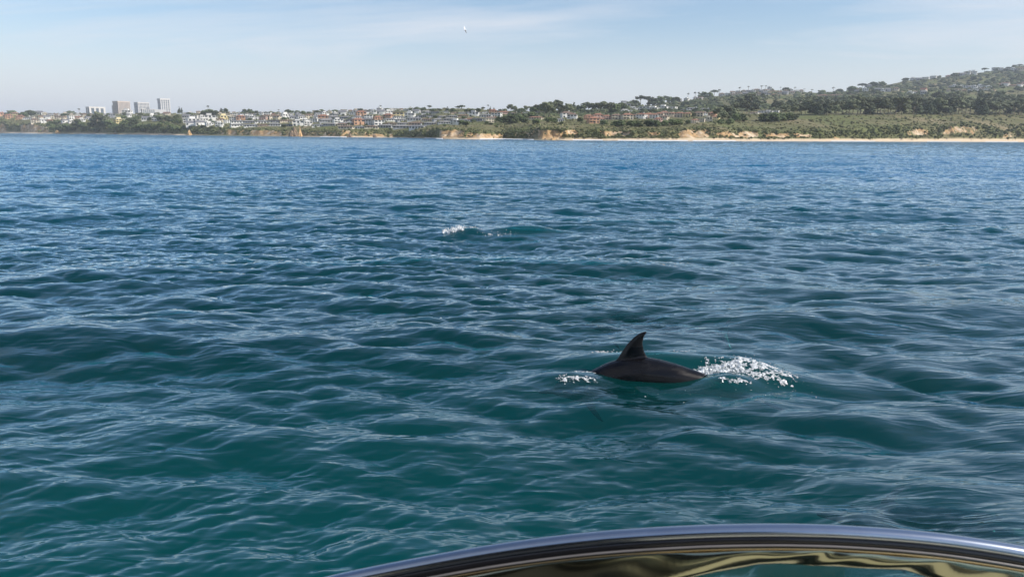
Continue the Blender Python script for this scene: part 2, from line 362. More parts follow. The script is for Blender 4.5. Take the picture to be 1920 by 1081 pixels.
RZ = RZ + (RT > 0.25) * fbm(LX / 9.0, LY / 9.0, 40, 2) * 0.25
nlr, nla = RZ.shape
co = np.stack([LX, LY, RZ], -1).reshape(-1, 3)
idx = np.arange(nlr * nla).reshape(nlr, nla)
quads = np.stack([idx[:-1, :-1], idx[:-1, 1:], idx[1:, 1:], idx[1:, :-1]], -1).reshape(-1, 4)
land_me = np_mesh('hillside', co, quads)
# photo column of each azimuth, for laying out bare rock and grass
xs_ = np.arange(-900, 3000, 5.0); az_ = np.array([math.atan2(*(at_dist(x, 250, 1000.0)[:2])) for x in xs_])
PXC = np.interp(LA, az_, xs_)
cliff = np.zeros_like(RZ)
for (a, b, t0, t1, s) in ((-60, 14, 1.0, 1.8, 1.4), (38, 93, 1.0, 1.9, 1.5), (400, 742, 1.0, 1.75, .5), (425, 444, 1.0, 2.0, 1.1), (446, 462, 1, 1.9, .55), (470, 530, 1, 1.9, .95), (552, 572, 1, 1.9, .8), (640, 662, 1.3, 2.0, .7),
                          (684, 722, 1, 1.6, 1.1), (822, 872, 1, 1.92, 1.25), (872, 945, 1, 1.75, .85), (962, 1006, 1.2, 1.9, .5), (1006, 1056, 1, 1.85, 1.15), (1050, 1088, 1.45, 1.95, 1),
                          (1122, 1185, 1.4, 1.95, .8), (1212, 1242, 1.4, 1.9, .75), (1266, 1332, 1.1, 1.85, .95), (1340, 1384, 1.25, 1.8, .8), (1380, 1424, 1.2, 1.85, 1.05), (1430, 1482, 1.3, 1.8, .8), (1486, 1526, 1.2, 1.7, .9),
                          (1560, 1580, 1.0, 1.3, .6), (1698, 1742, 1.3, 1.9, .6), (1764, 1832, 1.35, 1.95, .6), (1876, 1900, 1.1, 1.6, .6), (1980, 2100, 1, 1.8, .8), (2200, 2300, 1, 1.8, .8)):
    ex = np.clip((PXC - a) / 5, 0, 1) * np.clip((b - PXC) / 5, 0, 1)
    cliff = np.maximum(cliff, s * ex[None, :] * np.clip((RT - t0 + .06) / .1, 0, 1) * np.clip((t1 - RT) / .12, 0, 1))
add_attr(land_me, 'cliff', cliff)
sand = np.clip((1.12 - RT) / 0.12, 0, 1) * np.interp(PXC, [0, 95, 100, 240, 260, 345, 350, 430, 540, 580, 640, 700, 760, 820, 880, 940, 950, 1040, 1060, 3000], [.6, .8, .5, .5, 1, 1, .3, .1, .3, .6, .8, 1, .6, .3, 1, 1, .5, .2, 1, 1])[None, :]
add_attr(land_me, 'sand', sand)
add_attr(land_me, 'lvl', RT)

def land_mat():
    m, t = new_mat('coastal_ground'); L = t.links
    out = N(t, 'ShaderNodeOutputMaterial'); b = N(t, 'ShaderNodeBsdfPrincipled'); L.new(b.outputs[0], out.inputs[0]); b.inputs['Roughness'].default_value = 0.95; b.inputs['Specular IOR Level'].default_value = 0.1
    g = N(t, 'ShaderNodeNewGeometry')
    def nz(s, d=5, r=0.6, sz=1.0):
        mp = N(t, 'ShaderNodeMapping'); mp.inputs['Scale'].default_value = (1, 1, sz); L.new(g.outputs['Position'], mp.inputs[0])
        n = N(t, 'ShaderNodeTexNoise'); n.inputs['Scale'].default_value = s; n.inputs['Detail'].default_value = d; n.inputs['Roughness'].default_value = r; L.new(mp.outputs[0], n.inputs['Vector']); return n.outputs[0]
    def mix(f, a, c):
        n = N(t, 'ShaderNodeMix', data_type='RGBA')
        for s, v in (('Factor', f), ('A', a), ('B', c)):
            if isinstance(v, tuple): n.inputs[s].default_value = (*v, 1)
            else: L.new(v, n.inputs[s])
        return n.outputs['Result']
    def rng(v, a, c):
        n = N(t, 'ShaderNodeMapRange'); n.inputs['From Min'].default_value = a; n.inputs['From Max'].default_value = c; L.new(v, n.inputs['Value']); return n.outputs[0]
    def at(n): return N(t, 'ShaderNodeAttribute', attribute_name=n).outputs['Fac']
    green = mix(rng(nz(0.05), .4, .6), (0.115, 0.120, 0.052), (0.165, 0.150, 0.080))
    green = mix(rng(nz(0.013, 6), .50, .66), green, (0.24, 0.20, 0.12))
    green = mix(math_(t, 'MULTIPLY', rng(nz(0.006, 3), .5, .58), 0.55), green, (0.125, 0.155, 0.055))
    rock = mix(rng(nz(0.25, 8, .65, 2.2), .36, .62), (0.52, 0.34, 0.17), (0.28, 0.19, 0.11))
    rock = mix(rng(nz(0.09, 4), .48, .62), rock, (0.62, 0.50, 0.36))
    rf = math_(t, 'ADD', at('cliff'), math_(t, 'MULTIPLY', math_(t, 'SUBTRACT', nz(0.16, 6, .65), 0.5), 2.6))
    c = mix(rng(rf, .42, .58), green, rock)
    c = mix(at('sand'), c, (0.66, 0.53, 0.38))
    L.new(c, b.inputs['Base Color'])
    bp = N(t, 'ShaderNodeBump'); bp.inputs['Distance'].default_value = 1.6; bp.inputs['Strength'].default_value = 0.6; L.new(nz(0.35, 6, .7, 1.6), bp.inputs['Height']); L.new(bp.outputs[0], b.inputs['Normal'])
    return m
link('hillside', land_me, [land_mat()], kind='structure')

def land_hit(px, py):
    """where the view through a photo pixel meets the ground: x, y, z, level"""
    r = ray(px, py); a = math.atan2(r[0], r[1]); te = r[2] / math.hypot(r[0], r[1])
    j = int(np.clip(round((a - LA[0]) / (LA[1] - LA[0])), 0, nla - 1))
    d = RDn[:, j]; z = RZ[:, j]
    s = z - (CAMH + d * te)
    k = np.where((s[1:] >= 0) & (s[:-1] < 0))[0]
    i = int(k[0]) if len(k) else int(np.argmax(s[:-6])) - 1
    i = max(i, 0)
    f = 0.5 if not len(k) else float(-s[i] / (s[i + 1] - s[i] + 1e-9))
    dd = d[i] * (1 - f) + d[i + 1] * f; zz_ = z[i] * (1 - f) + z[i + 1] * f; lv = RT[i, j] * (1 - f) + RT[i + 1, j] * f
    return math.sin(a) * dd, math.cos(a) * dd, float(zz_), float(lv), float(dd)

# ------------------------------------------------------------------ labels that single things out
ZONES = [(-400, 'above the farthest golden cliff'), (95, 'below the white office block'), (196, 'below the stepped office tower'), (245, 'below the slender white tower'),
         (332, 'near the two small conifers'), (400, 'above the square golden outcrop'), (470, 'above the pale rock bench'), (545, 'above the cone rock'),
         (620, 'above the tan sea wall'), (700, 'above the shaded cove'), (765, 'above the shaded cliff'), (822, 'above the big golden headland'), (890, 'above the tan brushy cliff'),
         (955, 'above the shaded brushy cliff'), (1008, 'above the second golden headland'), (1090, 'around the terracotta villas'), (1185, 'around the cream villas'), (1262, 'above the gullied cliff'),
         (1342, 'beside the broad gum grove'), (1420, 'below the ridge-top houses'), (1520, 'where the gum wood begins'), (1600, 'within the gum wood slope'), (1690, 'above the short pinkish cliff'),
         (1765, 'above the pale eroded bluff'), (1840, 'towards the summit end')]
ROWN = [(2.05, 'bluff edge'), (2.6, 'lowest row'), (3.2, 'lower rows'), (3.8, 'middle rows'), (4.5, 'upper rows'), (9, 'skyline')]
ORD = 'first second third fourth fifth sixth seventh eighth ninth tenth eleventh twelfth thirteenth fourteenth fifteenth sixteenth seventeenth eighteenth nineteenth twentieth'.split()
ORD += ['twenty-' + o for o in ORD[:9]] + ['thirtieth'] + ['thirty-' + o for o in ORD[:9]]
REG = []
def register(o, px, lv, desc, cat, group):
    o['category'] = cat
    if group: o['group'] = group
    zone = [z for x, z in ZONES if px >= x][-1]; row_ = [r for v, r in ROWN if lv <= v][0]
    REG.append((o, px, desc, row_, zone))
def finish_labels():
    g = {}
    for r in REG: g.setdefault(r[2:], []).append(r)
    for (desc, row_, zone), rs in g.items():
        rs.sort(key=lambda r: r[1])
        for i, r in enumerate(rs):
            o_ = f', {ORD[min(i, 38)]} from the ' + ('far cliff' if r[1] < 330 else 'towers') if len(rs) > 1 else ''
            r[0]['label'] = f'{desc}{o_}, {row_} {zone}'

# ------------------------------------------------------------------ trees
leafmats = {
 'gum': simple('gum_foliage', (0.105, 0.118, 0.065), 0.8, 0.45, 0.35, objvar=0.5, spec=0.2),
 'round': simple('dense_foliage', (0.075, 0.098, 0.040), 0.8, 0.45, 0.35, objvar=0.5, spec=0.2),
 'conifer': simple('conifer_foliage', (0.068, 0.085, 0.048), 0.8, 0.4, 0.4, objvar=0.4, spec=0.2),
 'palm': simple('palm_fronds', (0.055, 0.072, 0.03), 0.7, 0.4, 0.5, objvar=0.4, spec=0.2)}
bark = simple('bark', (0.20, 0.16, 0.12), 0.9, 0.3, 1.0)
def ico(sub=1):
    p = (1 + 5 ** .5) / 2
    v = [(-1, p, 0), (1, p, 0), (-1, -p, 0), (1, -p, 0), (0, -1, p), (0, 1, p), (0, -1, -p), (0, 1, -p), (p, 0, -1), (p, 0, 1), (-p, 0, -1), (-p, 0, 1)]
    f = [(0, 11, 5), (0, 5, 1), (0, 1, 7), (0, 7, 10), (0, 10, 11), (1, 5, 9), (5, 11, 4), (11, 10, 2), (10, 7, 6), (7, 1, 8), (3, 9, 4), (3, 4, 2), (3, 2, 6), (3, 6, 8), (3, 8, 9), (4, 9, 5), (2, 4, 11), (6, 2, 10), (8, 6, 7), (9, 8, 1)]
    v = [np.array(x) / np.linalg.norm(x) for x in v]
    for _ in range(sub):
        c = {}; nf = []
        def mid(a, b):
            k = (min(a, b), max(a, b))
            if k not in c: q = v[a] + v[b]; v.append(q / np.linalg.norm(q)); c[k] = len(v) - 1
            return c[k]
        for a, b, d in f:
            x, y, z = mid(a, b), mid(b, d), mid(d, a); nf += [(a, x, z), (b, y, x), (d, z, y), (x, y, z)]
        f = nf
    return np.array(v), np.array(f)
ICO0, ICO1 = ico(0), ico(1)
def clumps(centres, radii, rs, jag=0.35, base=ICO1):
    V, Fc = base; vs, fs = [], []; b = 0
    for c, r in zip(centres, radii):
        q = V * (1 + (rs.rand(len(V), 1) - .5) * 2 * jag) * np.asarray(r)
        a = rs.rand() * 6.28; ca, sa = math.cos(a), math.sin(a)
        q = np.stack([q[:, 0] * ca - q[:, 1] * sa, q[:, 0] * sa + q[:, 1] * ca, q[:, 2]], -1) + np.asarray(c)
        vs.append(q); fs.append(Fc + b); b += len(V)
    return np.concatenate(vs), np.concatenate(fs)
def leaf_bits(cs, rad_, n, size, rs):
    cs = np.asarray(cs); i = rs.randint(len(cs), size=n)
    d = rs.normal(size=(n, 3)); d /= np.linalg.norm(d, axis=1)[:, None]
    rad_ = np.asarray(rad_)
    p = cs[i] + d * rad_[i] * (0.9 + 0.45 * rs.rand(n, 1))
    a = rs.normal(size=(n, 3)); b = rs.normal(size=(n, 3))
    a = a / np.linalg.norm(a, axis=1)[:, None] * size; b = b / np.linalg.norm(b, axis=1)[:, None] * size
    v = np.stack([p, p + a, p + b], 1).reshape(-1, 3)
    return v, np.arange(3 * n).reshape(-1, 3)
def limb(mb, p, q, r0, r1, k=5):
    p = Vector(p); q = Vector(q); d = (q - p).normalized(); a = d.orthogonal().normalized(); b = d.cross(a)
    s = len(mb.v)
    for (c, r) in ((p, r0), (q, r1)):
        for i in range(k):
            t = 2 * PI * i / k; mb.v.append(tuple(c + a * math.cos(t) * r + b * math.sin(t) * r))
    for i in range(k):
        j = (i + 1) % k; mb.f.append((s + i, s + j, s + k + j, s + k + i)); mb.m.append(0)
def tree_arch(kind, seed):
    """crown and trunk meshes of a tree one unit tall"""
    rs = np.random.RandomState(seed); mb = MB(); cs, rd = [], []
    if kind == 'gum':
        wd = 0.30 + 0.12 * rs.rand()
        limb(mb, (0, 0, -.05), (0.01, 0, .42), .022, .014)
        for i in range(6):
            a = rs.rand() * 6.28; q = (math.cos(a) * wd * .7, math.sin(a) * wd * .7, .5 + .35 * rs.rand())
            limb(mb, (0.01, 0, .25 + .15 * rs.rand()), q, .012, .005)
            for k in range(6):
                c = np.array(q) + rs.normal(size=3) * (.09, .09, .07); cs.append(c); s = .05 + .06 * rs.rand(); rd.append((s * 1.2, s * 1.2, s * .8))
        for k in range(12):
            cs.append(np.array((rs.normal() * .07, rs.normal() * .07, .6 + .3 * rs.rand()))); s = .05 + .07 * rs.rand(); rd.append((s, s, s))
    elif kind == 'round':
        limb(mb, (0, 0, -.05), (0, 0, .4), .035, .02)
        for k in range(46):
            a = rs.rand() * 6.28; e = rs.rand() ** .6; h = rs.rand()
            R_ = .52 * math.sqrt(max(0, 1 - (h - .3) ** 2 / .6))
            cs.append(np.array((math.cos(a) * R_ * e, math.sin(a) * R_ * e, .16 + .68 * h))); s = .10 + .07 * rs.rand(); rd.append((s, s, s * .75))
    elif kind == 'conifer':
        limb(mb, (0, 0, -.05), (0, 0, .95), .02, .006)
        for k in range(44):
            h = rs.rand(); a = rs.rand() * 6.28; R_ = .17 * (1 - h) ** .8
            cs.append(np.array((math.cos(a) * R_, math.sin(a) * R_, .12 + .83 * h))); s = .03 + .06 * (1 - h); rd.append((s * 1.2, s * 1.2, s * .8))
    elif kind == 'umbrella':
        limb(mb, (0, 0, -.05), (.03, 0, .62), .025, .016)
        for i in range(7):
            a = i * .9 + rs.rand(); q = (math.cos(a) * .3, math.sin(a) * .3, .72 + .1 * rs.rand())
            limb(mb, (.03, 0, .5 + .1 * rs.rand()), q, .012, .005)
            for k in range(4):
                cs.append(np.array(q) + rs.normal(size=3) * (.09, .09, .04)); s = .07 + .05 * rs.rand(); rd.append((s * 1.2, s * 1.2, s * .55))
        for k in range(6): cs.append(np.array((rs.normal() * .1, rs.normal() * .1, .85 + .06 * rs.rand()))); rd.append((.11, .11, .06))
    if kind == 'palm':
        limb(mb, (0, 0, -.03), (.02, 0, .45), .02, .014); limb(mb, (.02, 0, .45), (.0, 0, .88), .014, .012)
        vs, fs = [], []
        for i in range(26):
            a = rs.rand() * 6.28; el = rs.uniform(-.9, 1.2); l = .17 + .05 * rs.rand()
            d = np.array((math.cos(a), math.sin(a), 0)); n_ = np.array((-math.sin(a), math.cos(a), 0)) * .022
            o = np.array((0, 0, .88)); p1 = o + d * l * .5 * math.cos(el) + np.array((0, 0, l * .5 * math.sin(el))); p2 = o + d * l * max(.5, math.cos(el)) + np.array((0, 0, l * .7 * math.sin(el) - .05))
            b = len(vs); vs += [o, p1 - n_, p2, p1 + n_ + (0, 0, .01)]; fs += [(b, b + 1, b + 2), (b, b + 2, b + 3)]
        v, f = np.array(vs), np.array(fs)
        lm = leafmats['palm']
    else:
        v1, f1 = clumps(cs, rd, rs, .34); v2, f2 = leaf_bits(cs, rd, 420 if kind != 'conifer' else 260, .045, rs)
        v = np.concatenate([v1, v2]); f = np.concatenate([f1, f2 + len(v1)])
        lm = leafmats['round' if kind == 'round' else 'conifer' if kind in ('conifer', 'umbrella') else 'gum']
    me = np_mesh(kind + '_crown', v, None, False, tris=f); me.materials.append(lm)
    tm = mb.build(kind + '_trunk', True); tm.materials.append(bark)
    small = bpy.data.meshes.new(kind + '_whole')
    vv = [tuple(x) for x in v]; nb_ = len(vv)
    small.from_pydata(vv + mb.v, [], [tuple(int(i) for i in x) for x in f] + [tuple(i + nb_ for i in q) for q in mb.f])
    small.polygons.foreach_set('material_index', [0] * len(f) + [1] * len(mb.f)); small.materials.append(lm); small.materials.append(bark); small.update()
    return me, tm, small
ARCH = {k: [tree_arch(k, 100 * i + len(k)) for i in range(n)] for k, n in (('gum', 4), ('round', 3), ('conifer', 2), ('umbrella', 2), ('palm', 2))}
NAMES = {'gum': ('gum_tree', 'gum tree'), 'round': ('broadleaf_tree', 'tree'), 'conifer': ('conifer_tree', 'conifer'), 'umbrella': ('umbrella_pine', 'pine tree'), 'palm': ('palm_tree', 'palm tree')}
DESC = {'gum': 'ragged gum tree', 'round': 'rounded leafy tree', 'conifer': 'narrow pointed conifer', 'umbrella': 'flat-topped pine', 'palm': 'slim palm'}
def tree(kind, px, pb, pt, wide=1.0, desc=None, group=None, sink=0.0):
    x, y, z, lv, d = land_hit(px, pb)
    top = at_dist(px, pt, d)[2]; h = max(top - z, 1.5)
    me, tm, whole = RNG.choice(ARCH[kind])
    nm, cat = NAMES[kind]
    rz = RNG.uniform(0, 6.28); s = (h * wide, h * wide, h)
    hp = pb - pt
    if hp >= 16:
        o = link(nm, None, loc=(x, y, z - sink * h), rot=(0, 0, rz)); o.scale = s; o.empty_display_size = 0.1
        link('crown', me, parent=o); link('trunk', tm, parent=o)
    else:
        o = link(nm, whole, loc=(x, y, z - sink * h), rot=(0, 0, rz)); o.scale = s
    register(o, px, lv, desc or (('tall ' if hp > 24 else 'small ' if hp < 9 else '') + DESC[kind]), cat, group or {'gum': 'gum trees along the coast', 'round': 'rounded trees along the coast', 'conifer': 'conifers along the coast', 'umbrella': 'flat-topped pines', 'palm': 'palms along the coast'}[kind])
    return o
# skyline and single trees read off the photograph: kind, column, base row, top row, width factor
for a in (('palm', 149, 216, 203, 1.1), ('round', 57, 218, 205, 1.5), ('round', 133, 217, 207, 1.5), ('round', 22, 217, 206, 1.5), ('round', 46, 219, 209, 1.3), ('gum', 182, 236, 208, 1.1), ('gum', 192, 238, 214, 1.1), ('gum', 199, 238, 216, 1),
          ('conifer', 336.5, 213, 200, 1.2), ('conifer', 341, 213, 201.5, 1), ('palm', 391, 214, 197.5, 1), ('round', 394, 216, 203, 1.4), ('round', 384, 216, 206, 1.4), ('round', 403, 217, 206, 1.3), ('conifer', 415, 213, 202, 1.5), ('round', 423, 213, 202, 1),
          ('round', 458, 213, 204, 1.2), ('round', 469, 213, 203.5, 1.1), ('round', 481, 213, 207, 1.2), ('palm', 523, 214, 205, 1.3), ('round', 536, 214, 207, 1.3), ('round', 546, 215, 206, 1.4), ('round', 557, 214, 206, 1.4), ('round', 568, 214, 207, 1.4),
          ('round', 579, 215, 209, 1.2), ('round', 596, 214, 206, 1.4), ('round', 612, 213, 208, 1.3), ('palm', 713.5, 207, 197, 1.6), ('umbrella', 805.5, 207, 197, 1.1), ('round', 781, 207, 200, 1.4), ('round', 770, 207, 202, 1.4),
          ('round', 793, 208, 203, 1.4), ('round', 815, 208, 203, 1.4), ('round', 824, 208, 203, 1.3), ('conifer', 839, 210, 199.5, 1.9), ('round', 849, 210, 201.5, 1.2), ('umbrella', 858, 209, 198.5, 1), ('umbrella', 865, 209, 196.5, 1.2), ('round', 874, 210, 204, 1.4),
          ('round', 884, 210, 203, 1.4), ('round', 896, 210, 202, 1.5), ('umbrella', 906, 209, 200, 1), ('palm', 915, 208, 196, 1.3), ('conifer', 919, 209, 199, 1), ('conifer', 926, 210, 201, 1.4), ('round', 937, 211, 204, 1.4), ('round', 946, 211, 203, 1.3),
          ('gum', 958, 211, 195, 1.1), ('gum', 967, 211, 198, 1.1), ('round', 978, 212, 201, 1.4), ('gum', 987, 211, 198, 1.2), ('round', 1003, 212, 197, 1.3), ('gum', 1012, 215, 194, 1.1), ('gum', 1022, 220, 190, 1.0), ('gum', 1030, 222, 195, 1), ('gum', 1040, 216, 188, 1.0),
          ('gum', 1047, 216, 186, 1.1), ('gum', 1056, 216, 197, 1.1), ('gum', 1063, 214, 193, 1.2), ('gum', 1071, 214, 194, 1.1), ('conifer', 1076, 211, 191, 1.3), ('round', 1086, 212, 196, 1.3), ('gum', 1097, 211, 192, 1.2), ('gum', 1103, 212, 190, 1.1), ('gum', 1114, 212, 193, 1.2),
          ('gum', 1122, 212, 192, 1.2), ('gum', 1134, 213, 189, 1.2), ('gum', 1141, 214, 191, 1.2), ('round', 1152, 212, 192, 1.2), ('round', 1164, 210, 190, 1.2), ('round', 1178, 204, 189, 1.2), ('round', 1190, 202, 186, 1.3), ('umbrella', 1201, 199, 178, 1.1), ('umbrella', 1214, 196, 180, 1.2),
          ('round', 1224, 196, 182, 1.2), ('round', 1236, 197, 179, 1.3), ('umbrella', 1246, 194, 179, 1.2), ('round', 1256, 193, 180, 1.3), ('round', 1268, 193, 180, 1.3), ('palm', 1290, 187, 174, 1.3), ('palm', 1303, 184, 172, 1.3), ('palm', 1310, 183, 172, 1.3), ('round', 1319, 184, 171, 1.4),
          ('round', 1330, 183, 172, 1.3), ('umbrella', 1339, 180, 168, 1.3), ('palm', 1349, 177, 167, 1.5), ('palm', 1387, 170, 163, 1.6), ('palm', 1403, 169, 161, 1.6), ('palm', 1428, 166, 160, 2), ('palm', 1436, 166, 160, 2), ('palm', 1463, 170, 163, 1.8), ('round', 1474, 172, 163, 1.5),
          ('palm', 1490, 171, 163, 1.8), ('palm', 1508, 173, 166, 1.8), ('palm', 1522, 174, 167, 1.8), ('round', 1540, 176, 168, 1.5), ('palm', 1562, 173, 163, 1.5), ('round', 1574, 173, 166, 1.4), ('round', 1597, 168, 160, 1.5), ('umbrella', 1617, 162, 156, 1.6), ('round', 1637, 159, 152, 1.5),
          ('round', 1652, 158, 152, 1.5), ('round', 1698, 151, 145, 1.5), ('round', 1712, 151, 145, 1.5), ('round', 1790, 142, 136, 1.5), ('round', 1812, 140, 133, 1.4), ('umbrella', 1846, 135, 127, 1.3), ('palm', 1860, 134, 128, 1.8), ('round', 1870, 133, 127, 1.5), ('round', 1890, 131, 125, 1.6), ('umbrella', 1912, 127, 120, 1.4), ('umbrella', 1903, 128, 121.5, 1.4)):
    tree(*a)
# gum grove, rounded bushes, villa gardens
for a in (('gum', 1349, 224, 200, 1.2), ('gum', 1358, 222, 196, 1.2), ('gum', 1367, 224, 197, 1.2), ('gum', 1376, 226, 201, 1.1), ('gum', 1352, 230, 208, 1.2), ('gum', 1364, 230, 210, 1.1), ('gum', 1385, 205, 180, 1.2), ('gum', 1396, 204, 176, 1.1), ('gum', 1408, 204, 174, 1.2), ('gum', 1419, 206, 180, 1.1),
          ('gum', 1381, 212, 190, 1.1), ('gum', 1400, 212, 188, 1.1), ('gum', 1412, 214, 192, 1.1), ('gum', 1454, 208, 187, 1.2), ('gum', 1466, 210, 190, 1.2), ('gum', 1478, 208, 184, 1.2), ('gum', 1488, 210, 190, 1.1), ('gum', 1472, 216, 196, 1.2), ('gum', 1490, 217, 197, 1.1),
          ('round', 1380, 228, 211, 1.1), ('round', 1393, 228, 212, 1.1), ('round', 1352, 233, 222, 1.3), ('round', 1368, 233, 221, 1.3), ('round', 1434, 228, 211, 1.2), ('round', 1450, 228, 209, 1.3), ('round', 1464, 227, 211, 1.2), ('round', 1478, 227, 210, 1.3), ('round', 1489, 226, 212, 1.0),
          ('round', 958, 232, 214, 1.5), ('round', 974, 229, 214, 1.4), ('round', 944, 231, 218, 1.3), ('round', 996, 222, 209, 1.2), ('round', 984, 231, 221, 1.2), ('round', 1030, 230, 218, 1.3), ('round', 1040, 230, 220, 1.2), ('round', 1052, 233, 227, 1.3), ('round', 1088, 229, 219, 1.1), ('round', 1129, 234, 224, 1.2), ('round', 1136, 234, 225, 1.2),
          ('round', 1154, 237, 225, 1.4), ('round', 1166, 237, 224, 1.5), ('round', 1183, 238, 224, 1.4), ('round', 1196, 238, 225, 1.4), ('round', 1217, 237, 223, 1.4), ('round', 1229, 238, 224, 1.4), ('round', 1246, 236, 225, 1.3), ('round', 1260, 235, 222, 1.5), ('round', 1272, 234, 222, 1.3), ('round', 1290, 233, 224, 1.1), ('round', 1299, 220, 211, 1.2),
          ('round', 866, 234, 224, 1.2), ('round', 874, 235, 226, 1.4), ('round', 936, 228, 218, 1.3), ('round', 925, 230, 222, 1.3), ('round', 1005, 232, 222, 1.4), ('round', 913, 233, 226, 1.4)):
    tree(*a)
# the long gum wood across the far slope
for i in range(62):
    px = 1496 + i * 7.0 + RNG.uniform(-2.5, 2.5)
    pb = float(np.interp(px, [1496, 1560, 1640, 1760, 1920], [216, 216, 215, 215, 216])) + RNG.uniform(-1.5, .5)
    hh = float(np.interp(px, [1496, 1530, 1560, 1600, 1660, 1700, 1760, 1820, 1870, 1930], [22, 28, 24, 36, 34, 33, 32, 34, 28, 38])) * RNG.uniform(.78, 1.08)
    k = 'gum' if RNG.random() < .8 else 'conifer'
    tree(k, px, pb, pb - hh, RNG.uniform(.95, 1.35) * (1 if k == 'gum' else 1.3))
for i in range(40):
    px = 1500 + i * 10.6 + RNG.uniform(-4, 4)
    pb = float(np.interp(px, [1496, 1640, 1760, 1920], [204, 200, 197, 196])) + RNG.uniform(-5, 5)
    tree('gum', px, pb, pb - RNG.uniform(15, 24), RNG.uniform(1.0, 1.4))
# wooded bluff under the towers and garden trees between the houses
for i in range(46):
    px = 97 + i * 5.3 + RNG.uniform(-2, 2); pb = RNG.uniform(232, 249)
    tree('round', px, pb, pb - RNG.uniform(8, 14), RNG.uniform(1.1, 1.5))
for i in range(22):
    px = 232 + i * 5 + RNG.uniform(-2, 2); pb = RNG.uniform(219, 232)
    tree('round' if RNG.random() < .7 else 'gum', px, pb, pb - RNG.uniform(7, 12), RNG.uniform(1, 1.4))
for i in range(60):
    px = RNG.uniform(345, 935); pb = RNG.uniform(float(np.interp(px, [345, 760, 935], [216, 210, 212])), 240)
    tree('round', px, pb, pb - RNG.uniform(3.5, 6.5), RNG.uniform(1.2, 1.9))
for i in range(42):
    px = RNG.uniform(470, 830) if i < 20 else RNG.uniform(5, 235); pb = float(np.interp(px, [0, 240, 470, 760, 830], [217, 217, 213, 207, 208])) + RNG.uniform(-1, 2)
    tree('round', px, pb, pb - RNG.uniform(4, 6.5), RNG.uniform(1.3, 2))

# ------------------------------------------------------------------ houses
WALLC = {'white': (0.74, 0.73, 0.70), 'cream': (0.62, 0.55, 0.43), 'grey': (0.34, 0.35, 0.37), 'tan': (0.46, 0.36, 0.27), 'orange': (0.50, 0.30, 0.19), 'yellow': (0.66, 0.56, 0.30), 'pink': (0.55, 0.38, 0.32)}
ROOFC = {'grey': (0.17, 0.17, 0.18), 'dark': (0.06, 0.06, 0.065), 'red': (0.27, 0.13, 0.085), 'brown': (0.17, 0.11, 0.08), 'pale': (0.62, 0.61, 0.58), 'mid': (0.26, 0.25, 0.24)}
WM = {k: simple(k + '_wall', v, 0.85, 0.10, 0.3) for k, v in WALLC.items()}
RM = {k: simple(k + '_roof', v, 0.8, 0.22, 0.5) for k, v in ROOFC.items()}
glass_m = simple('window_glass', (0.03, 0.04, 0.05), 0.12, 0.2, 0.8)
def house_parts(kind, W, D, H, storeys, seed):
    """{part name: [builders]}; slots 0 wall, 1 roof, 2 glass"""
    r = random.Random(seed); P = {'wall': [], 'roof': [], 'window': [], 'chimney': [], 'balcony': []}
    b = MB(); b.box(-W / 2, W / 2, -D / 2, D / 2, -2.2, H, 0)
    if r.random() < .5 and kind != 'low': b.box(W * .12, W * .42, -D / 2 - 1.5, -D / 2 - .003, -2.2, H * .62, 0)
    P['wall'].append(b)
    rf = MB(); o = .5
    if kind == 'flat':
        rf.box(-W / 2 - o, W / 2 + o, -D / 2 - o, D / 2 + o, H + .003, H + .35, 1)
        if r.random() < .5: u = MB(); u.box(-W * .3, W * .15, -D * .2, D * .4, H + .353, H + 2.6, 0); P['wall'].append(u); rf.box(-W * .34, W * .19, -D * .25, D * .44, H + 2.603, H + 2.85, 1)
    elif kind == 'low': rf.hip(-W / 2 - .8, W / 2 + .8, -D / 2 - .8, D / 2 + .8, H + .003, 1.5, 1)
    elif kind == 'hip': rf.hip(-W / 2 - .6, W / 2 + .6, -D / 2 - .6, D / 2 + .6, H + .003, 2.0, 1)
    else:
        rf.hip(-W / 2 - .4, W / 2 + .4, -D / 2 - .6, D / 2 + .6, H + .003, 2.6, 1, ridge=0.3)
    P['roof'].append(rf)
    if kind != 'flat' and r.random() < .6:
        c = MB(); c.box(W * .2, W * .2 + .9, -.4, .5, H + .5, H + 3.0, 0); P['chimney'].append(c)
    sh = H / storeys; n = max(2, int(W / 3.4))
    for s in range(storeys):
        for i in range(n):
            x = -W / 2 + (i + .5) * W / n; ww = W / n * r.choice((.5, .62, .72)); z0 = s * sh + sh * (.14 if r.random() < .5 else .3)
            m = MB(); m.box(x - ww / 2, x + ww / 2, -D / 2 - .06, -D / 2 + .1, z0, s * sh + sh * .82, 2)
            if not (W * .12 - ww < x < W * .42 + ww and len(b.f) > 6 and s == 0): P['window'].append(m)
        m = MB(); m.box(W / 2 - .1, W / 2 + .06, -D * .25, D * .2, s * sh + sh * .3, s * sh + sh * .8, 2); P['window'].append(m)
    if storeys > 1 and kind in ('flat', 'hip') and r.random() < .6:
        m = MB(); m.box(-W * .45, W * .08, -D / 2 - 1.6, -D / 2 - .08, sh - .1, sh + .12, 0); m.box(-W * .45, W * .08, -D / 2 - 1.6, -D / 2 - 1.5, sh + .123, sh + .9, 0); P['balcony'].append(m)
    return P
HV = {}
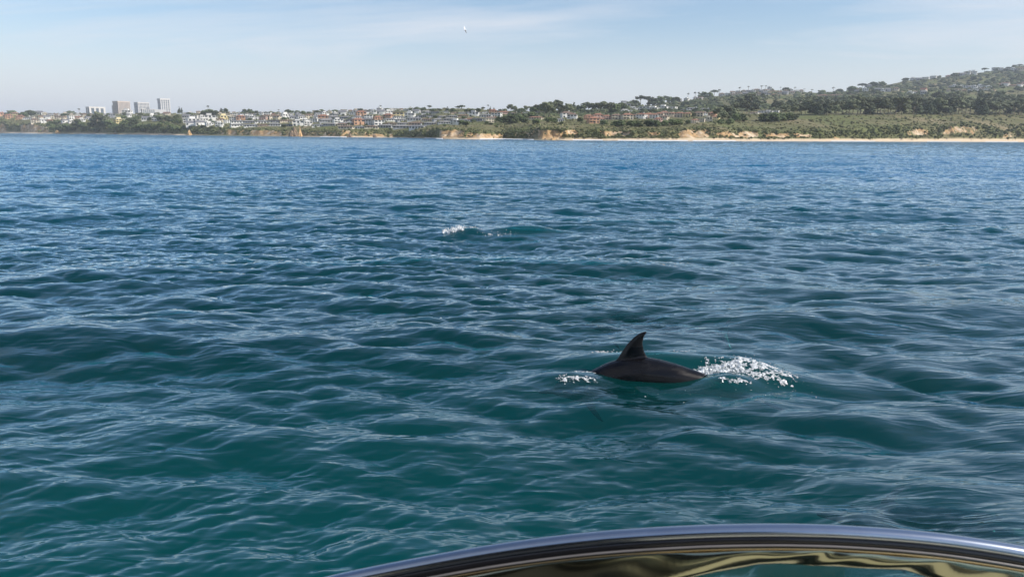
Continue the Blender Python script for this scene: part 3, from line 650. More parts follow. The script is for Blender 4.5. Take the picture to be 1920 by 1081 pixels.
def variant(kind, wall, roof, k, whole):
    key = (kind, wall, roof, k, whole)
    if key in HV: return HV[key]
    r = random.Random(hash((len(kind), k)) % 9973)
    W, D, H, st = {'flat': (13, 9, 6.2, 2), 'low': (19, 10, 2.9, 1), 'hip': (13, 9, 5.6, 2), 'gable': (12, 9, 4.6, 1)}[kind]
    P = house_parts(kind, W, D, H, st, k * 31 + len(kind))
    mats = [WM[wall], RM[roof], glass_m]
    if whole:
        b = MB()
        for n in P:
            for q in P[n]: b.join(q)
        me = b.build('house'); [me.materials.append(m) for m in mats]; HV[key] = (me, W)
    else:
        out = []
        for n in P:
            if n in ('wall', 'roof') :
                b = MB(); [b.join(q) for q in P[n]]; qs = [b]
            else: qs = P[n]
            for q in qs:
                if not q.f: continue
                me = q.build(n); [me.materials.append(m) for m in mats]; out.append((n, me))
        HV[key] = (out, W)
    return HV[key]
KD = {'flat': 'boxy %s-roofed house', 'low': 'long low %s-roofed house', 'hip': '%s-roofed villa', 'gable': 'gabled %s-roofed house'}
RW = {'grey': 'grey', 'dark': 'charcoal', 'red': 'red', 'brown': 'brown', 'pale': 'pale', 'mid': 'grey'}
def house(kind, wall, roof, px, pb, wpx, group='houses on the coastal slope', desc=None, hf=1.0, parts=None, yaw=None):
    x, y, z, lv, d = land_hit(px, pb)
    k = RNG.randrange(3)
    whole = not (parts if parts is not None else wpx >= 17)
    me, W = variant(kind, wall, roof, k, whole)
    s = wpx * d / F / W
    s = max(min(s, 2.6), .35)
    yw = -math.atan2(x, y) + (RNG.uniform(-.45, .45) if yaw is None else yaw)
    nm = 'villa' if kind == 'hip' else 'house'
    o = link(nm, me if whole else None, loc=(x, y, z), rot=(0, 0, yw)); o.scale = (s, s, s * hf)
    if not whole:
        o.empty_display_size = .1
        for n, m in me: link(n, m, parent=o)
    register(o, px, lv, desc or f'{wall} ' + KD[kind] % RW[roof], 'house', group)
    return o
def pick(s): return RNG.choices([a for a, b in s], [b for a, b in s])[0]
TOWN = [(('flat', 'white', 'pale'), 4), (('flat', 'white', 'grey'), 3), (('gable', 'white', 'grey'), 3), (('low', 'white', 'grey'), 2), (('flat', 'cream', 'grey'), 3), (('hip', 'cream', 'brown'), 2), (('flat', 'grey', 'dark'), 1), (('gable', 'cream', 'brown'), 1), (('hip', 'tan', 'red'), .6)]
LOWS = [(('low', 'white', 'grey'), 4), (('low', 'grey', 'mid'), 4), (('low', 'cream', 'brown'), 2), (('low', 'grey', 'dark'), 2), (('flat', 'white', 'pale'), 1.5), (('low', 'tan', 'brown'), 1), (('flat', 'white', 'grey'), 1), (('hip', 'orange', 'red'), .35)]
RIDG = [(('flat', 'white', 'pale'), 3), (('hip', 'cream', 'brown'), 2), (('gable', 'white', 'brown'), 2), (('low', 'tan', 'red'), 2), (('low', 'pink', 'red'), 1), (('gable', 'grey', 'grey'), 2)]
def row(x0, x1, y0, y1, wmin, wmax, gap, pal, hf=1.0, jy=1.2, group='houses on the coastal slope'):
    px = x0
    while px < x1:
        w_ = RNG.uniform(wmin, wmax); c = px + w_ / 2
        if c > x1: break
        k = pick(pal)
        if k[0] == 'low': w_ *= 1.25; c = px + w_ / 2
        house(*k, c, y0 + (y1 - y0) * (c - x0) / (x1 - x0) + RNG.uniform(-jy, jy), w_, group, hf=hf * RNG.uniform(.85, 1.15))
        px += w_ + RNG.uniform(0, gap)
# town beyond the far cliff
for a in ((2, 219, 12), (16, 222, 11), (29, 218, 10), (38, 223, 10)): house('hip', 'orange' if a[0] != 29 else 'yellow', 'red', *a)
row(48, 196, 217, 219, 7, 10, 5, TOWN); row(46, 190, 223, 225, 8, 11, 3, TOWN); row(60, 140, 230, 230, 9, 12, 6, TOWN)
row(150, 330, 229, 226, 9, 13, 22, TOWN); row(205, 335, 221, 218, 9, 12, 20, TOWN)
house('flat', 'white', 'pale', 239, 215, 14, desc='broad plain white building', parts=False); house('flat', 'white', 'pale', 286, 222, 12, desc='bright white boxy house')
house('flat', 'yellow', 'pale', 224, 231, 14, desc='pale yellow flat-roofed house')
# town over the outcrops
row(344, 440, 223, 222, 9, 14, 4, TOWN); row(346, 430, 230, 230, 11, 15, 5, TOWN); row(350, 430, 236, 237, 11, 15, 8, TOWN)
house('flat', 'white', 'pale', 362, 233, 19, desc='large plain white house', yaw=.3); house('flat', 'white', 'grey', 394, 226, 18, desc='large white balconied house'); house('flat', 'yellow', 'pale', 420, 226, 17, desc='pale yellow flat-roofed house')
house('hip', 'orange', 'red', 452, 225, 14, desc='bright orange villa with red roof'); house('flat', 'pink', 'pale', 494, 225, 12, desc='salmon pink flat-roofed house')
row(434, 560, 218, 216, 8, 12, 5, TOWN); row(432, 600, 225, 223, 10, 15, 4, TOWN); row(434, 640, 231, 230, 13, 19, 3, LOWS); row(434, 640, 238, 236.5, 14, 20, 3, LOWS)
row(560, 800, 218, 213, 9, 14, 4, LOWS + TOWN); row(590, 935, 223.5, 219, 13, 19, 3, LOWS); row(600, 935, 229, 226, 15, 21, 3, LOWS); row(636, 868, 234.5, 233, 15, 22, 3, LOWS); row(636, 800, 240.5, 240.5, 16, 24, 2, LOWS)
house('hip', 'orange', 'red', 677, 218, 17, desc='red-roofed orange villa'); house('flat', 'yellow', 'brown', 747, 221, 20, desc='yellow house with brown roof'); house('hip', 'orange', 'red', 606, 226, 18, desc='brick red villa with columns')
row(640, 790, 209, 207, 6, 10, 5, TOWN); row(790, 935, 213, 213, 10, 15, 3, LOWS); house('low', 'orange', 'red', 880, 226, 18, desc='low orange house'); house('flat', 'cream', 'pale', 917, 230, 16, desc='cream flat-roofed house')
row(560, 640, 212.5, 212, 6, 9, 5, TOWN); row(345, 470, 212.5, 212.5, 6, 9, 9, TOWN)
row(934, 1010, 214.5, 215, 12, 17, 6, [(('low', 'cream', 'red'), 1), (('low', 'pink', 'red'), 1), (('low', 'white', 'brown'), 1)])
house('low', 'cream', 'red', 1005, 224, 24, desc='long cream house with salmon roof'); house('flat', 'white', 'pale', 986, 217, 12); house('low', 'white', 'grey', 1049, 228, 18, hf=1.3, desc='low grey and white house')
# villas
V = 'villas above the beach'
house('hip', 'white', 'brown', 1062, 221, 20, V, 'large white villa with brown roof'); house('hip', 'white', 'brown', 1073, 223, 18, V, 'white villa with arched upper floor')
for a in (('orange', 1103, 224, 15), ('pink', 1121, 223, 17), ('pink', 1137, 224, 14), ('orange', 1112, 231, 20), ('cream', 1127, 229, 13)): house('hip', a[0], 'red', *a[1:], V)
for a in (('cream', 'brown', 1155, 224, 17), ('cream', 'red', 1176, 224, 19), ('cream', 'brown', 1190, 222, 13), ('white', 'red', 1203, 222.5, 17), ('pink', 'red', 1216, 221, 15), ('white', 'red', 1226, 222, 15), ('cream', 'red', 1237, 220, 15), ('cream', 'brown', 1252, 219, 14), ('cream', 'brown', 1246, 225, 14)): house('hip', *a, V)
for a in (('white', 'red', 1245, 217, 14), ('cream', 'red', 1259, 219, 14), ('cream', 'red', 1274, 220, 16), ('yellow', 'red', 1289, 220, 15), ('cream', 'brown', 1310, 219, 16), ('white', 'brown', 1319, 217, 12), ('orange', 'red', 1336, 218, 13)): house('hip', *a, V)
row(1296, 1346, 230.5, 226, 11, 14, 1, [(('hip', 'yellow', 'red'), 1), (('hip', 'cream', 'red'), 2), (('flat', 'cream', 'pale'), 1)], group=V); house('hip', 'pink', 'red', 1234, 229, 14, V, 'low pink villa half hidden by trees')
house('flat', 'grey', 'mid', 1171, 206, 18, desc='large grey glass-fronted house', hf=1.25); house('flat', 'white', 'pale', 1188, 206, 16, desc='long white flat-roofed house', hf=.55); house('flat', 'white', 'pale', 1172, 211, 22, desc='low white terrace house', hf=.4)
row(1200, 1350, 208.5, 205, 13, 19, 3, [(('low', 'white', 'grey'), 3), (('flat', 'white', 'pale'), 2), (('low', 'grey', 'dark'), 2)], hf=.75)
row(1405, 1465, 214, 210, 11, 15, 1, [(('flat', 'white', 'pale'), 2), (('low', 'white', 'red'), 1)], hf=.6)
house('flat', 'white', 'pale', 1425, 188, 13, desc='lone bright white house', hf=.6); house('flat', 'white', 'pale', 1430, 203, 10, desc='lone small white house', hf=.7)
# ridge and far slope
G2 = 'houses on the far ridge'
row(1348, 1510, 180, 177, 7, 10, 4, RIDG, group=G2); row(1380, 1510, 173, 172, 6.5, 9, 4, RIDG, group=G2); row(1400, 1450, 168, 167, 6, 8, 4, RIDG, group=G2); row(1350, 1400, 175, 171, 6, 8, 4, RIDG, group=G2); row(1270, 1320, 184, 182, 7, 9, 9, RIDG, group=G2)
row(1510, 1600, 181.5, 181, 9, 13, 3, [(('low', 'tan', 'red'), 1), (('low', 'cream', 'brown'), 1)], group=G2)
row(1604, 1680, 173, 171, 7, 10, 7, RIDG, group=G2); row(1685, 1740, 176, 176, 7, 10, 9, RIDG, group=G2); row(1768, 1860, 165, 166, 5.5, 8, 4, RIDG, group=G2); row(1775, 1870, 171.5, 171, 5.5, 8, 5, RIDG, group=G2)
row(1600, 1650, 162, 157, 7, 10, 8, RIDG, group=G2); row(1708, 1760, 148.5, 146, 8, 10, 5, RIDG, group=G2); row(1775, 1830, 144, 139, 8, 11, 6, RIDG, group=G2); row(1862, 1925, 134, 131, 7, 10, 6, RIDG, group=G2); row(1868, 1925, 161, 161, 7, 10, 5, RIDG, group=G2)
house('gable', 'cream', 'red', 1731, 175, 9, G2, 'red-roofed house with tall gable', hf=1.6); house('flat', 'white', 'pale', 1819, 139, 8, G2, 'small bright white hilltop house')

# ------------------------------------------------------------------ office towers beyond the town
tw_white = simple('pale_concrete', (0.62, 0.60, 0.57), 0.8, 0.06, 0.05); tw_glass = simple('tower_glass', (0.10, 0.13, 0.17), 0.2, 0.15, 0.05); tw_tan = simple('warm_concrete', (0.52, 0.44, 0.38), 0.8, 0.08, 0.05)
def tower(name, label, px0, px1, pt, dist, depth, yaw, spec):
    a = at_dist((px0 + px1) / 2, pt, dist); base = 18.0; H = a[2] - base
    Wd = (px1 - px0) * dist / F / (math.cos(yaw) + abs(math.sin(yaw)) * depth); Dp = Wd * depth
    o = link(name, None, loc=(a[0], a[1], base), rot=(0, 0, yaw - math.atan2(a[0], a[1])), label=label, category='building'); o.empty_display_size = .1
    b = MB(); b.box(-Wd / 2 + .8, Wd / 2 - .8, -Dp / 2 + .8, Dp / 2 - .8, -10, H - 3, 0); link('core', b.build('core'), [tw_glass], o)
    b = MB(); b.box(-Wd / 2 - spec['cap'], Wd / 2 + spec['cap'], -Dp / 2 - spec['cap'], Dp / 2 + spec['cap'], H - spec['band'], H, 0); link('parapet', b.build('parapet'), [spec['mat']], o)
    n = spec['n']; pw = Wd / n * spec['fill']
    b = MB(); b.box(-pw / 2, pw / 2, -.9, .9, -10, H - spec['band'] - .01, 0); pm = b.build('pier'); pm.materials.append(spec['mat'])
    for i in range(n + 1):
        x = -Wd / 2 + pw / 2 + i * (Wd - pw) / n
        link('pier', pm, parent=o, loc=(x, -Dp / 2 + .5, 0)); link('pier', pm, parent=o, loc=(x, Dp / 2 - .5, 0))
    m = max(2, int(n * depth))
    for i in range(1, m):
        y = -Dp / 2 + i * Dp / m
        for s in (-1, 1): link('pier', pm, parent=o, loc=(s * (Wd / 2 - .5), y, 0), rot=(0, 0, PI / 2))
    if spec.get('floors'):
        b = MB(); b.box(-Wd / 2 + .2, Wd / 2 - .2, -Dp / 2 + .2, Dp / 2 - .2, 0, 1.5, 0); fm = b.build('floor_band'); fm.materials.append(spec['mat'])
        for k in range(1, spec['floors']): link('floor_band', fm, parent=o, loc=(0, 0, k * (H - spec['band']) / spec['floors']))
    return o
tower('office_tower', 'slender white tower with dark vertical window strips, tallest of the far towers', 297, 316, 185, 3300, 1.0, .30, dict(cap=1.2, band=6, mat=tw_white, n=4, fill=.42, floors=16))
tower('office_tower', 'broad pale tower with fine vertical piers and a lower shoulder', 214.5, 239.5, 190, 3200, .7, .55, dict(cap=.6, band=4, mat=tw_tan, n=9, fill=.55))
tower('office_tower', 'pale blue-grey tower standing between the stepped and the slender tower', 254, 276.5, 192, 3350, .6, .5, dict(cap=.4, band=3, mat=tw_white, n=8, fill=.45, floors=9))
tower('office_block', 'narrow grey block attached beside the broad tower', 210.5, 217, 197.5, 3260, .9, .3, dict(cap=.2, band=2, mat=tw_white, n=2, fill=.6))
tower('office_block', 'mid-height office block with rows of windows in front of the towers', 267, 288, 204.5, 3150, .5, .2, dict(cap=.3, band=2, mat=tw_white, n=6, fill=.35, floors=4))
tower('office_block', 'long low white office block apart from the towers', 165, 192.5, 200.5, 3100, .6, .35, dict(cap=.5, band=5, mat=tw_white, n=3, fill=.35, floors=3))
tower('office_block', 'wide low pale building at the foot of the slender tower', 285, 309, 205.5, 3200, .4, .1, dict(cap=.3, band=6, mat=tw_white, n=3, fill=.8))

# ------------------------------------------------------------------ scrub: low bushes nobody could count
def scrub(name, n, region, size, jag, matl, seed, label, pxr=(-250, 2170)):
    rs = np.random.RandomState(seed); cs, rd = [], []
    while len(cs) < n:
        j = rs.randint(40, nla - 40); px = PXC[j]
        if not (pxr[0] < px < pxr[1]): continue
        if pxr[0] > 0 and rs.rand() > .25 + 1.3 * float(vnoise(px / 22.0, rs.rand() * 0 + 3.5, 88)): continue
        t_ = rs.uniform(*region); i = int(np.searchsorted(RT[:, j], t_)); i = min(max(i, 1), nlr - 2)
        if cliff[i, j] > .5 and rs.rand() < .93: continue
        if px < 940 and t_ > 2.15 and rs.rand() < .55: continue
        if 425 < px < 735 and t_ < 2.0 and rs.rand() < .6: continue
        f = rs.rand(); x = LX[i, j] * (1 - f) + LX[i, j + 1] * f + rs.normal() * 2; y = LY[i, j] * f + LY[i + 1, j] * (1 - f) + rs.normal() * 2; z = (RZ[i, j] + RZ[i + 1, j]) / 2
        s = size * (.5 + rs.rand() ** 2 * 1.4) * max(.7, RD[i, j] / 900)
        cs.append((x, y, z + .1 * s)); rd.append((s, s, s * rs.uniform(.5, .85)))
    v, f = clumps(cs, rd, rs, jag, ICO0)
    me = np_mesh(name, v, None, False, tris=f); link(name, me, [matl], kind='stuff', label=label)
scrub_m = simple('scrub_leaves', (0.150, 0.150, 0.075), 0.9, 0.55, 0.11, spec=0.1); dark_m = simple('dark_scrub_leaves', (0.095, 0.108, 0.050), 0.9, 0.5, 0.13, spec=0.1); hill_m = simple('hill_brush_leaves', (0.130, 0.138, 0.078), 0.9, 0.5, 0.03, spec=0.1)
scrub('bluff_scrub', 8500, (1.08, 2.15), 1.05, .35, dark_m, 1, 'dark low brush growing over the sea bluffs')
scrub('terrace_scrub', 3600, (2.05, 3.3), 1.15, .35, scrub_m, 2, 'olive low scrub on the terrace above the bluffs')
scrub('hillside_brush', 7500, (3.3, 5.0), 1.35, .4, hill_m, 3, 'distant brush and small trees over the hillside')

wood_m = simple('far_wood_leaves', (0.070, 0.085, 0.042), 0.9, 0.5, 0.02, spec=0.1)
scrub('far_woods', 2100, (3.6, 4.72), 2.6, .45, wood_m, 9, 'far dark woods merging over the hillside behind the villas', (960, 1640))
scrub('slope_woods', 1000, (4.1, 4.85), 1.9, .45, wood_m, 10, 'far dark woods scattered over the summit slope', (1600, 2100))
# ------------------------------------------------------------------ shore rocks and surf
rock_d = simple('shore_rock', (0.22, 0.16, 0.11), 0.9, 0.35, 0.6); rock_g = simple('golden_rock', (0.55, 0.36, 0.18), 0.9, 0.35, 0.5)
def rock(px, pb, wpx, hpx, m, label, seed, point=0.0):
    P = on_water(px, max(pb, 258)) if False else None
    j = int(np.clip(round((math.atan2(*at_dist(px, 255, 900.)[:2]) - LA[0]) / (LA[1] - LA[0])), 0, nla - 1))
    d = float(LD[0][j]) + 4; A = at_dist(px, pb, d)
    rs = np.random.RandomState(seed); v, f = ico(2)
    n = 1 + .32 * (rs.rand(len(v), 1) - .5) + .25 * np.sin(v[:, :1] * 3.1 + seed) * np.cos(v[:, 1:2] * 2.7)
    v = v * n; v[:, :2] *= (1 - point * np.clip(v[:, 2:3], 0, 1))
    W_, H_ = wpx * d / F, hpx * d / F
    v = v * (W_ / 2, W_ / 2.4, H_)
    link('sea_rock', np_mesh('sea_rock', v, None, False, tris=f), [m], loc=(A[0], A[1], -.2), label=label, category='rock', group='rocks along the shore')
for i, a in enumerate(((109, 250, 9, 5, rock_g, 'pale hump-shaped rock on the shore past the far golden cliff'), (217, 251, 8, 3, rock_d, 'low dark rock on the beach below the towers'), (355, 252, 8, 10, rock_g, 'small golden pinnacle at the end of the pale beach'), (550, 257, 15, 14, rock_d, 'dark rounded sea rock beside the cone rock'),
                       (563, 257, 9, 16, rock_g, 'pointed golden cone rock on the shore'), (656, 257, 12, 6, rock_d, 'low brown rock arch base near the sea wall'), (703, 258, 9, 5, rock_d, 'dark rock at the foot of the tan sea wall'), (748, 259, 5, 3, rock_d, 'small dark rock at the shaded cove'),
                       (829, 262, 8, 4, rock_d, 'dark rock at the foot of the big golden headland'), (1037, 263, 9, 6, rock_g, 'golden boulder under the second golden headland'), (1022, 263, 7, 4, rock_d, 'low dark rock under the second golden headland'))):
    rock(*a, seed=i + 3, point=.75 if 'point' in a[5] or 'pinnacle' in a[5] else .15)
foam_m = simple('white_foam', (0.82, 0.84, 0.85), 0.55, 0.06, 9.0)
def froth_mat():
    m, t = new_mat('thin_froth'); L = t.links; o = N(t, 'ShaderNodeOutputMaterial'); g = N(t, 'ShaderNodeNewGeometry'); n = N(t, 'ShaderNodeTexNoise'); n.inputs['Scale'].default_value = 26; n.inputs['Detail'].default_value = 6; n.inputs['Roughness'].default_value = .7
    L.new(g.outputs['Position'], n.inputs['Vector']); r = N(t, 'ShaderNodeMapRange'); r.inputs['From Min'].default_value = .40; r.inputs['From Max'].default_value = .60; r.inputs['To Min'].default_value = .12; r.inputs['To Max'].default_value = .9; L.new(n.outputs[0], r.inputs['Value'])
    b = N(t, 'ShaderNodeBsdfPrincipled'); b.inputs['Base Color'].default_value = (.82, .85, .87, 1); b.inputs['Roughness'].default_value = .4; tr = N(t, 'ShaderNodeBsdfTransparent'); x = N(t, 'ShaderNodeMixShader'); L.new(r.outputs[0], x.inputs[0]); L.new(tr.outputs[0], x.inputs[1]); L.new(b.outputs[0], x.inputs[2]); L.new(x.outputs[0], o.inputs[0]); return m
froth_m = froth_mat()
sv, sq = [], []
for (a, b) in ((150, 200), (795, 830), (900, 960), (1075, 1130), (1160, 1240), (1300, 1380), (1560, 1640), (1740, 1800), (1850, 1910), (1240, 1290), (960, 1000), (600, 650), (20, 70)):
    for px in np.arange(a, b, 2.0):
        j = int(np.clip(round((math.atan2(*at_dist(px, 258, 800.)[:2]) - LA[0]) / (LA[1] - LA[0])), 0, nla - 2))
        d0 = float(LD[0][j]); w_ = 1.5 + 8 * float(vnoise(px / 9, 1.5, 5)); o_ = 3 * float(vnoise(px / 30, 7.5, 6))
        k = len(sv)
        for (jj, dd, z) in ((j, d0 - 5 - o_ - w_, .15), (j + 1, d0 - 5 - o_ - w_, .15), (j + 1, d0 - 5 - o_, .6), (j, d0 - 5 - o_, .6), ): sv.append((math.sin(LA[jj]) * dd, math.cos(LA[jj]) * dd, z))
        sq.append((k, k + 1, k + 2, k + 3))
link('surf', np_mesh('surf', np.array(sv), np.array(sq)), [foam_m], kind='stuff', label='thin white surf along the beach')

# ------------------------------------------------------------------ dolphins
def dolphin_mesh():
    v, f = [], []
    spine = [(-1.34, -.215, .012, .016), (-1.30, -.21, .026, .032), (-1.22, -.20, .034, .042), (-1.15, -.185, .045, .055), (-1.11, -.16, .085, .085), (-1.0, -.145, .125, .12), (-.8, -.15, .17, .16), (-.62, -.075, .205, .185), (-.45, .0, .222, .20), (-.25, .05, .235, .21),
             (0, .08, .235, .21), (.2, .065, .222, .195), (.45, .035, .19, .165), (.7, -.005, .15, .125), (.95, -.06, .11, .085), (1.2, -.12, .08, .055), (1.4, -.165, .055, .036), (1.52, -.19, .035, .028)]
    n = 20
    S = np.array(spine); t = np.linspace(0, len(S) - 1, 60); S = np.stack([np.interp(t, range(len(S)), S[:, k]) for k in range(4)], 1)
    for s in S:
        for i in range(n):
            a = 2 * PI * i / n; v.append((s[0], math.cos(a) * s[3], s[1] + math.sin(a) * s[2]))
    for r in range(len(S) - 1):
        for i in range(n):
            j = (i + 1) % n; f.append((r * n + i, r * n + j, (r + 1) * n + j, (r + 1) * n + i))
    f.append(tuple(range(n))[::-1]); f.append(tuple((len(S) - 1) * n + i for i in range(n)))
    def wing(lead, trail, axis, th0, th1):
        """lens-section fin: lead and trail outlines; axis gives thickness direction"""
        m, k = 12, 7; b0 = len(v); lead = np.array(lead, float); trail = np.array(trail, float)
        tt = np.linspace(0, 1, m)
        le = np.stack([np.interp(tt * (len(lead) - 1), range(len(lead)), lead[:, c]) for c in range(3)], 1); te = np.stack([np.interp(tt * (len(trail) - 1), range(len(trail)), trail[:, c]) for c in range(3)], 1)
        ring = 2 * k
        for i in range(m):
            th = th0 + (th1 - th0) * tt[i]
            for s in (1, -1):
                for q in range(k):
                    u = q / (k - 1) if s == 1 else 1 - q / (k - 1)
                    p = le[i] * (1 - u) + te[i] * u + np.array(axis) * s * th * (math.sin(PI * u ** .7) * .5 + .12)
                    v.append(tuple(p))
        for i in range(m - 1):
            for q in range(ring):
                w2 = (q + 1) % ring; f.append((b0 + i * ring + q, b0 + i * ring + w2, b0 + (i + 1) * ring + w2, b0 + (i + 1) * ring + q))
        f.append(tuple(b0 + q for q in range(ring))[::-1]); f.append(tuple(b0 + (m - 1) * ring + q for q in range(ring)))
    wing([(-.40, 0, .20), (-.34, 0, .27), (-.29, 0, .36), (-.235, 0, .455), (-.165, 0, .545), (-.09, 0, .61), (-.03, 0, .642), (.012, 0, .652)],
         [(.16, 0, .20), (.08, 0, .27), (.03, 0, .33), (-.005, 0, .40), (-.022, 0, .48), (-.018, 0, .55), (.0, 0, .605), (.026, 0, .64)], (0, 1, 0), .075, .030)
    for s in (-1, 1):
        wing([(-.82, s * .12, -.17), (-.72, s * .27, -.28), (-.60, s * .38, -.38), (-.50, s * .43, -.43)], [(-.62, s * .12, -.17), (-.60, s * .25, -.27), (-.53, s * .36, -.37), (-.48, s * .425, -.43)], (0.3, s * -.55, .75), .05, .03)
        wing([(1.38, 0, -.17), (1.50, s * .14, -.19), (1.60, s * .26, -.20), (1.69, s * .33, -.20)], [(1.60, 0, -.19), (1.63, s * .12, -.19), (1.67, s * .24, -.20), (1.71, s * .33, -.20)], (0, 0, 1), .045, .028)
    me = bpy.data.meshes.new('dolphin'); me.from_pydata(v, [], f); me.update()
    o = bpy.data.objects.new('tmp', me); C.objects.link(o)
    r = o.modifiers.new('r', 'REMESH'); r.mode = 'VOXEL'; r.voxel_size = .0095; r.use_smooth_shade = True
    s = o.modifiers.new('s', 'SMOOTH'); s.factor = .5; s.iterations = 6
    dg = bpy.context.evaluated_depsgraph_get(); me2 = bpy.data.meshes.new_from_object(o.evaluated_get(dg)); me2.name = 'dolphin'
    bpy.data.objects.remove(o); return me2
def skin_mat():
    m, t = new_mat('dolphin_skin'); L = t.links
    b = N(t, 'ShaderNodeBsdfPrincipled'); o = N(t, 'ShaderNodeOutputMaterial'); L.new(b.outputs[0], o.inputs[0])
    tc_ = N(t, 'ShaderNodeTexCoord'); mp_ = N(t, 'ShaderNodeMapping'); mp_.inputs['Scale'].default_value = (1.2, 3, 5); mp_.inputs['Rotation'].default_value = (0, .25, 0); L.new(tc_.outputs['Object'], mp_.inputs[0])
    n = N(t, 'ShaderNodeTexNoise'); n.inputs['Scale'].default_value = 2.2; n.inputs['Detail'].default_value = 5; L.new(mp_.outputs[0], n.inputs['Vector'])
    mx_ = N(t, 'ShaderNodeMix', data_type='RGBA'); mx_.inputs['A'].default_value = (.003, .003, .004, 1); mx_.inputs['B'].default_value = (.006, .0052, .0056, 1)
    r = N(t, 'ShaderNodeMapRange'); r.inputs['From Min'].default_value = .38; r.inputs['From Max'].default_value = .62; L.new(n.outputs[0], r.inputs['Value']); L.new(r.outputs[0], mx_.inputs['Factor'])
    L.new(mx_.outputs['Result'], b.inputs['Base Color']); b.inputs['Roughness'].default_value = .22; b.inputs['Specular IOR Level'].default_value = .32
    rr_ = N(t, 'ShaderNodeMapRange'); rr_.inputs['From Min'].default_value = .35; rr_.inputs['From Max'].default_value = .65; rr_.inputs['To Min'].default_value = .12; rr_.inputs['To Max'].default_value = .38; L.new(n.outputs[0], rr_.inputs['Value']); L.new(rr_.outputs[0], b.inputs['Roughness'])
    return m
dm = dolphin_mesh(); dm.materials.append(skin_mat())
eyeb = MB(); limb(eyeb, (0, -.118, 0), (0, -.128, 0), .012, .004, 8); eyem = eyeb.build('eye', True); eyem.materials.append(simple('eye_black', (.004, .004, .004), .1, 0.0))
def dolphin(loc, rot, label):
    o = link('dolphin', dm, loc=loc, rot=rot, label=label, category='dolphin', group='dolphins beside the boat')
    e = link('eye', eyem, parent=o, loc=(-1.03, 0, -.165)); e2 = link('eye', eyem, parent=o, loc=(-1.03, 0, -.165), rot=(0, 0, 0)); e2.scale = (1, -1, 1)
    return o
dolphin((DOL[0], DOL[1] + .16, -0.06), (0, 0, -.10), 'dark dolphin with its back and curved dorsal fin out of the water')
q = on_water(1215, 572, -.3); dolphin((q[0], q[1], -.72), (1.05, .03, -.12), 'dark dolphin shape under the surface beyond the surfaced dolphin')
q = on_water(1850, 985, -.3); dolphin((q[0] + .1, q[1] + .25, -.52), (1.0, .0, -.30), 'dark dolphin shape under the surface next to the boat rail')

# ------------------------------------------------------------------ foam thrown up by the dolphins
def foam(name, drops, films, label, seed):
    """drops: px, py, spread x, spread depth, count, size, lift; films: px, py, half length, half depth, turn, cell, froth height, cover"""
    rs = np.random.RandomState(seed); cs, rd = [], []
    for (px, py, sx, sy, n, size, lift) in drops:
        c = on_water(px, py, .12); k = 0; tries = 0
        while k < n and tries < n * 12:
            tries += 1
            x = c[0] + rs.normal() * sx; y = c[1] + rs.normal() * sy
            lace = float(abs(fbm(x * 7 + 3, y * 11, 55, 3)))
            if rs.rand() > math.exp(-(lace / .10) ** 2): continue
            z = water_z(x, y); s = size * (.3 + rs.rand() ** 4 * 1.8); up_ = abs(rs.normal()) * lift
            cs.append((x, y, z + up_ + s * .2)); rd.append((s * rs.uniform(.8, 1.8), s * rs.uniform(.8, 1.6), s * rs.uniform(.4, .9))); k += 1
    v, f = clumps(cs, rd, rs, .3, ICO0)
    vs_, fs_ = [v], [f]; nb_ = len(v)
    for (px, py, hx, hy, turn, cell, froth, cover) in films:
        c = on_water(px, py, .12)
        u = np.arange(-1, 1.0001, cell / hx); w2 = np.arange(-1, 1.0001, cell / hy)
        U, W = np.meshgrid(u, w2, indexing='ij'); X = U * hx; Y = W * hy
        ca, sa = math.cos(turn), math.sin(turn); x = c[0] + X * ca - Y * sa; y = c[1] + X * sa + Y * ca
        x = x + rs.normal(size=x.shape) * cell * .22; y = y + rs.normal(size=x.shape) * cell * .22
        edge = 1 - np.sqrt(U ** 2 + W ** 2)
        lace = 1 - np.abs(fbm(x * 8 + 9, y * 12 + seed, 71, 4, .6)) / .30
        fine = fbm(x * 40, y * 40, 72, 2) * .8
        mask = lace * 1.5 + fine * .7 + (edge - 1) * 1.25 + cover
        bz = np.array([[water_z(a_, b_) for a_, b_ in zip(ra, rb)] for ra, rb in zip(x, y)])
        lump = np.clip(mask, 0, 1.2) * froth * (.3 + np.clip(.5 + fbm(x * 16, y * 16, 73, 3) * 1.4, 0, 1.6))
        z = bz + .004 + lump
        I = np.arange(x.size).reshape(x.shape); m4 = np.minimum(np.minimum(mask[:-1, :-1], mask[1:, :-1]), np.minimum(mask[:-1, 1:], mask[1:, 1:])) > 0
        a_, b_, c_, d_ = I[:-1, :-1][m4], I[1:, :-1][m4], I[1:, 1:][m4], I[:-1, 1:][m4]
        vs_.append(np.stack([x, y, z], -1).reshape(-1, 3)); fs_.append(np.concatenate([np.stack([a_, b_, c_], 1), np.stack([a_, c_, d_], 1)]) + nb_); nb_ += x.size
    link(name, np_mesh(name, np.concatenate(vs_), None, True, tris=np.concatenate(fs_)), [froth_m], kind='stuff', label=label)
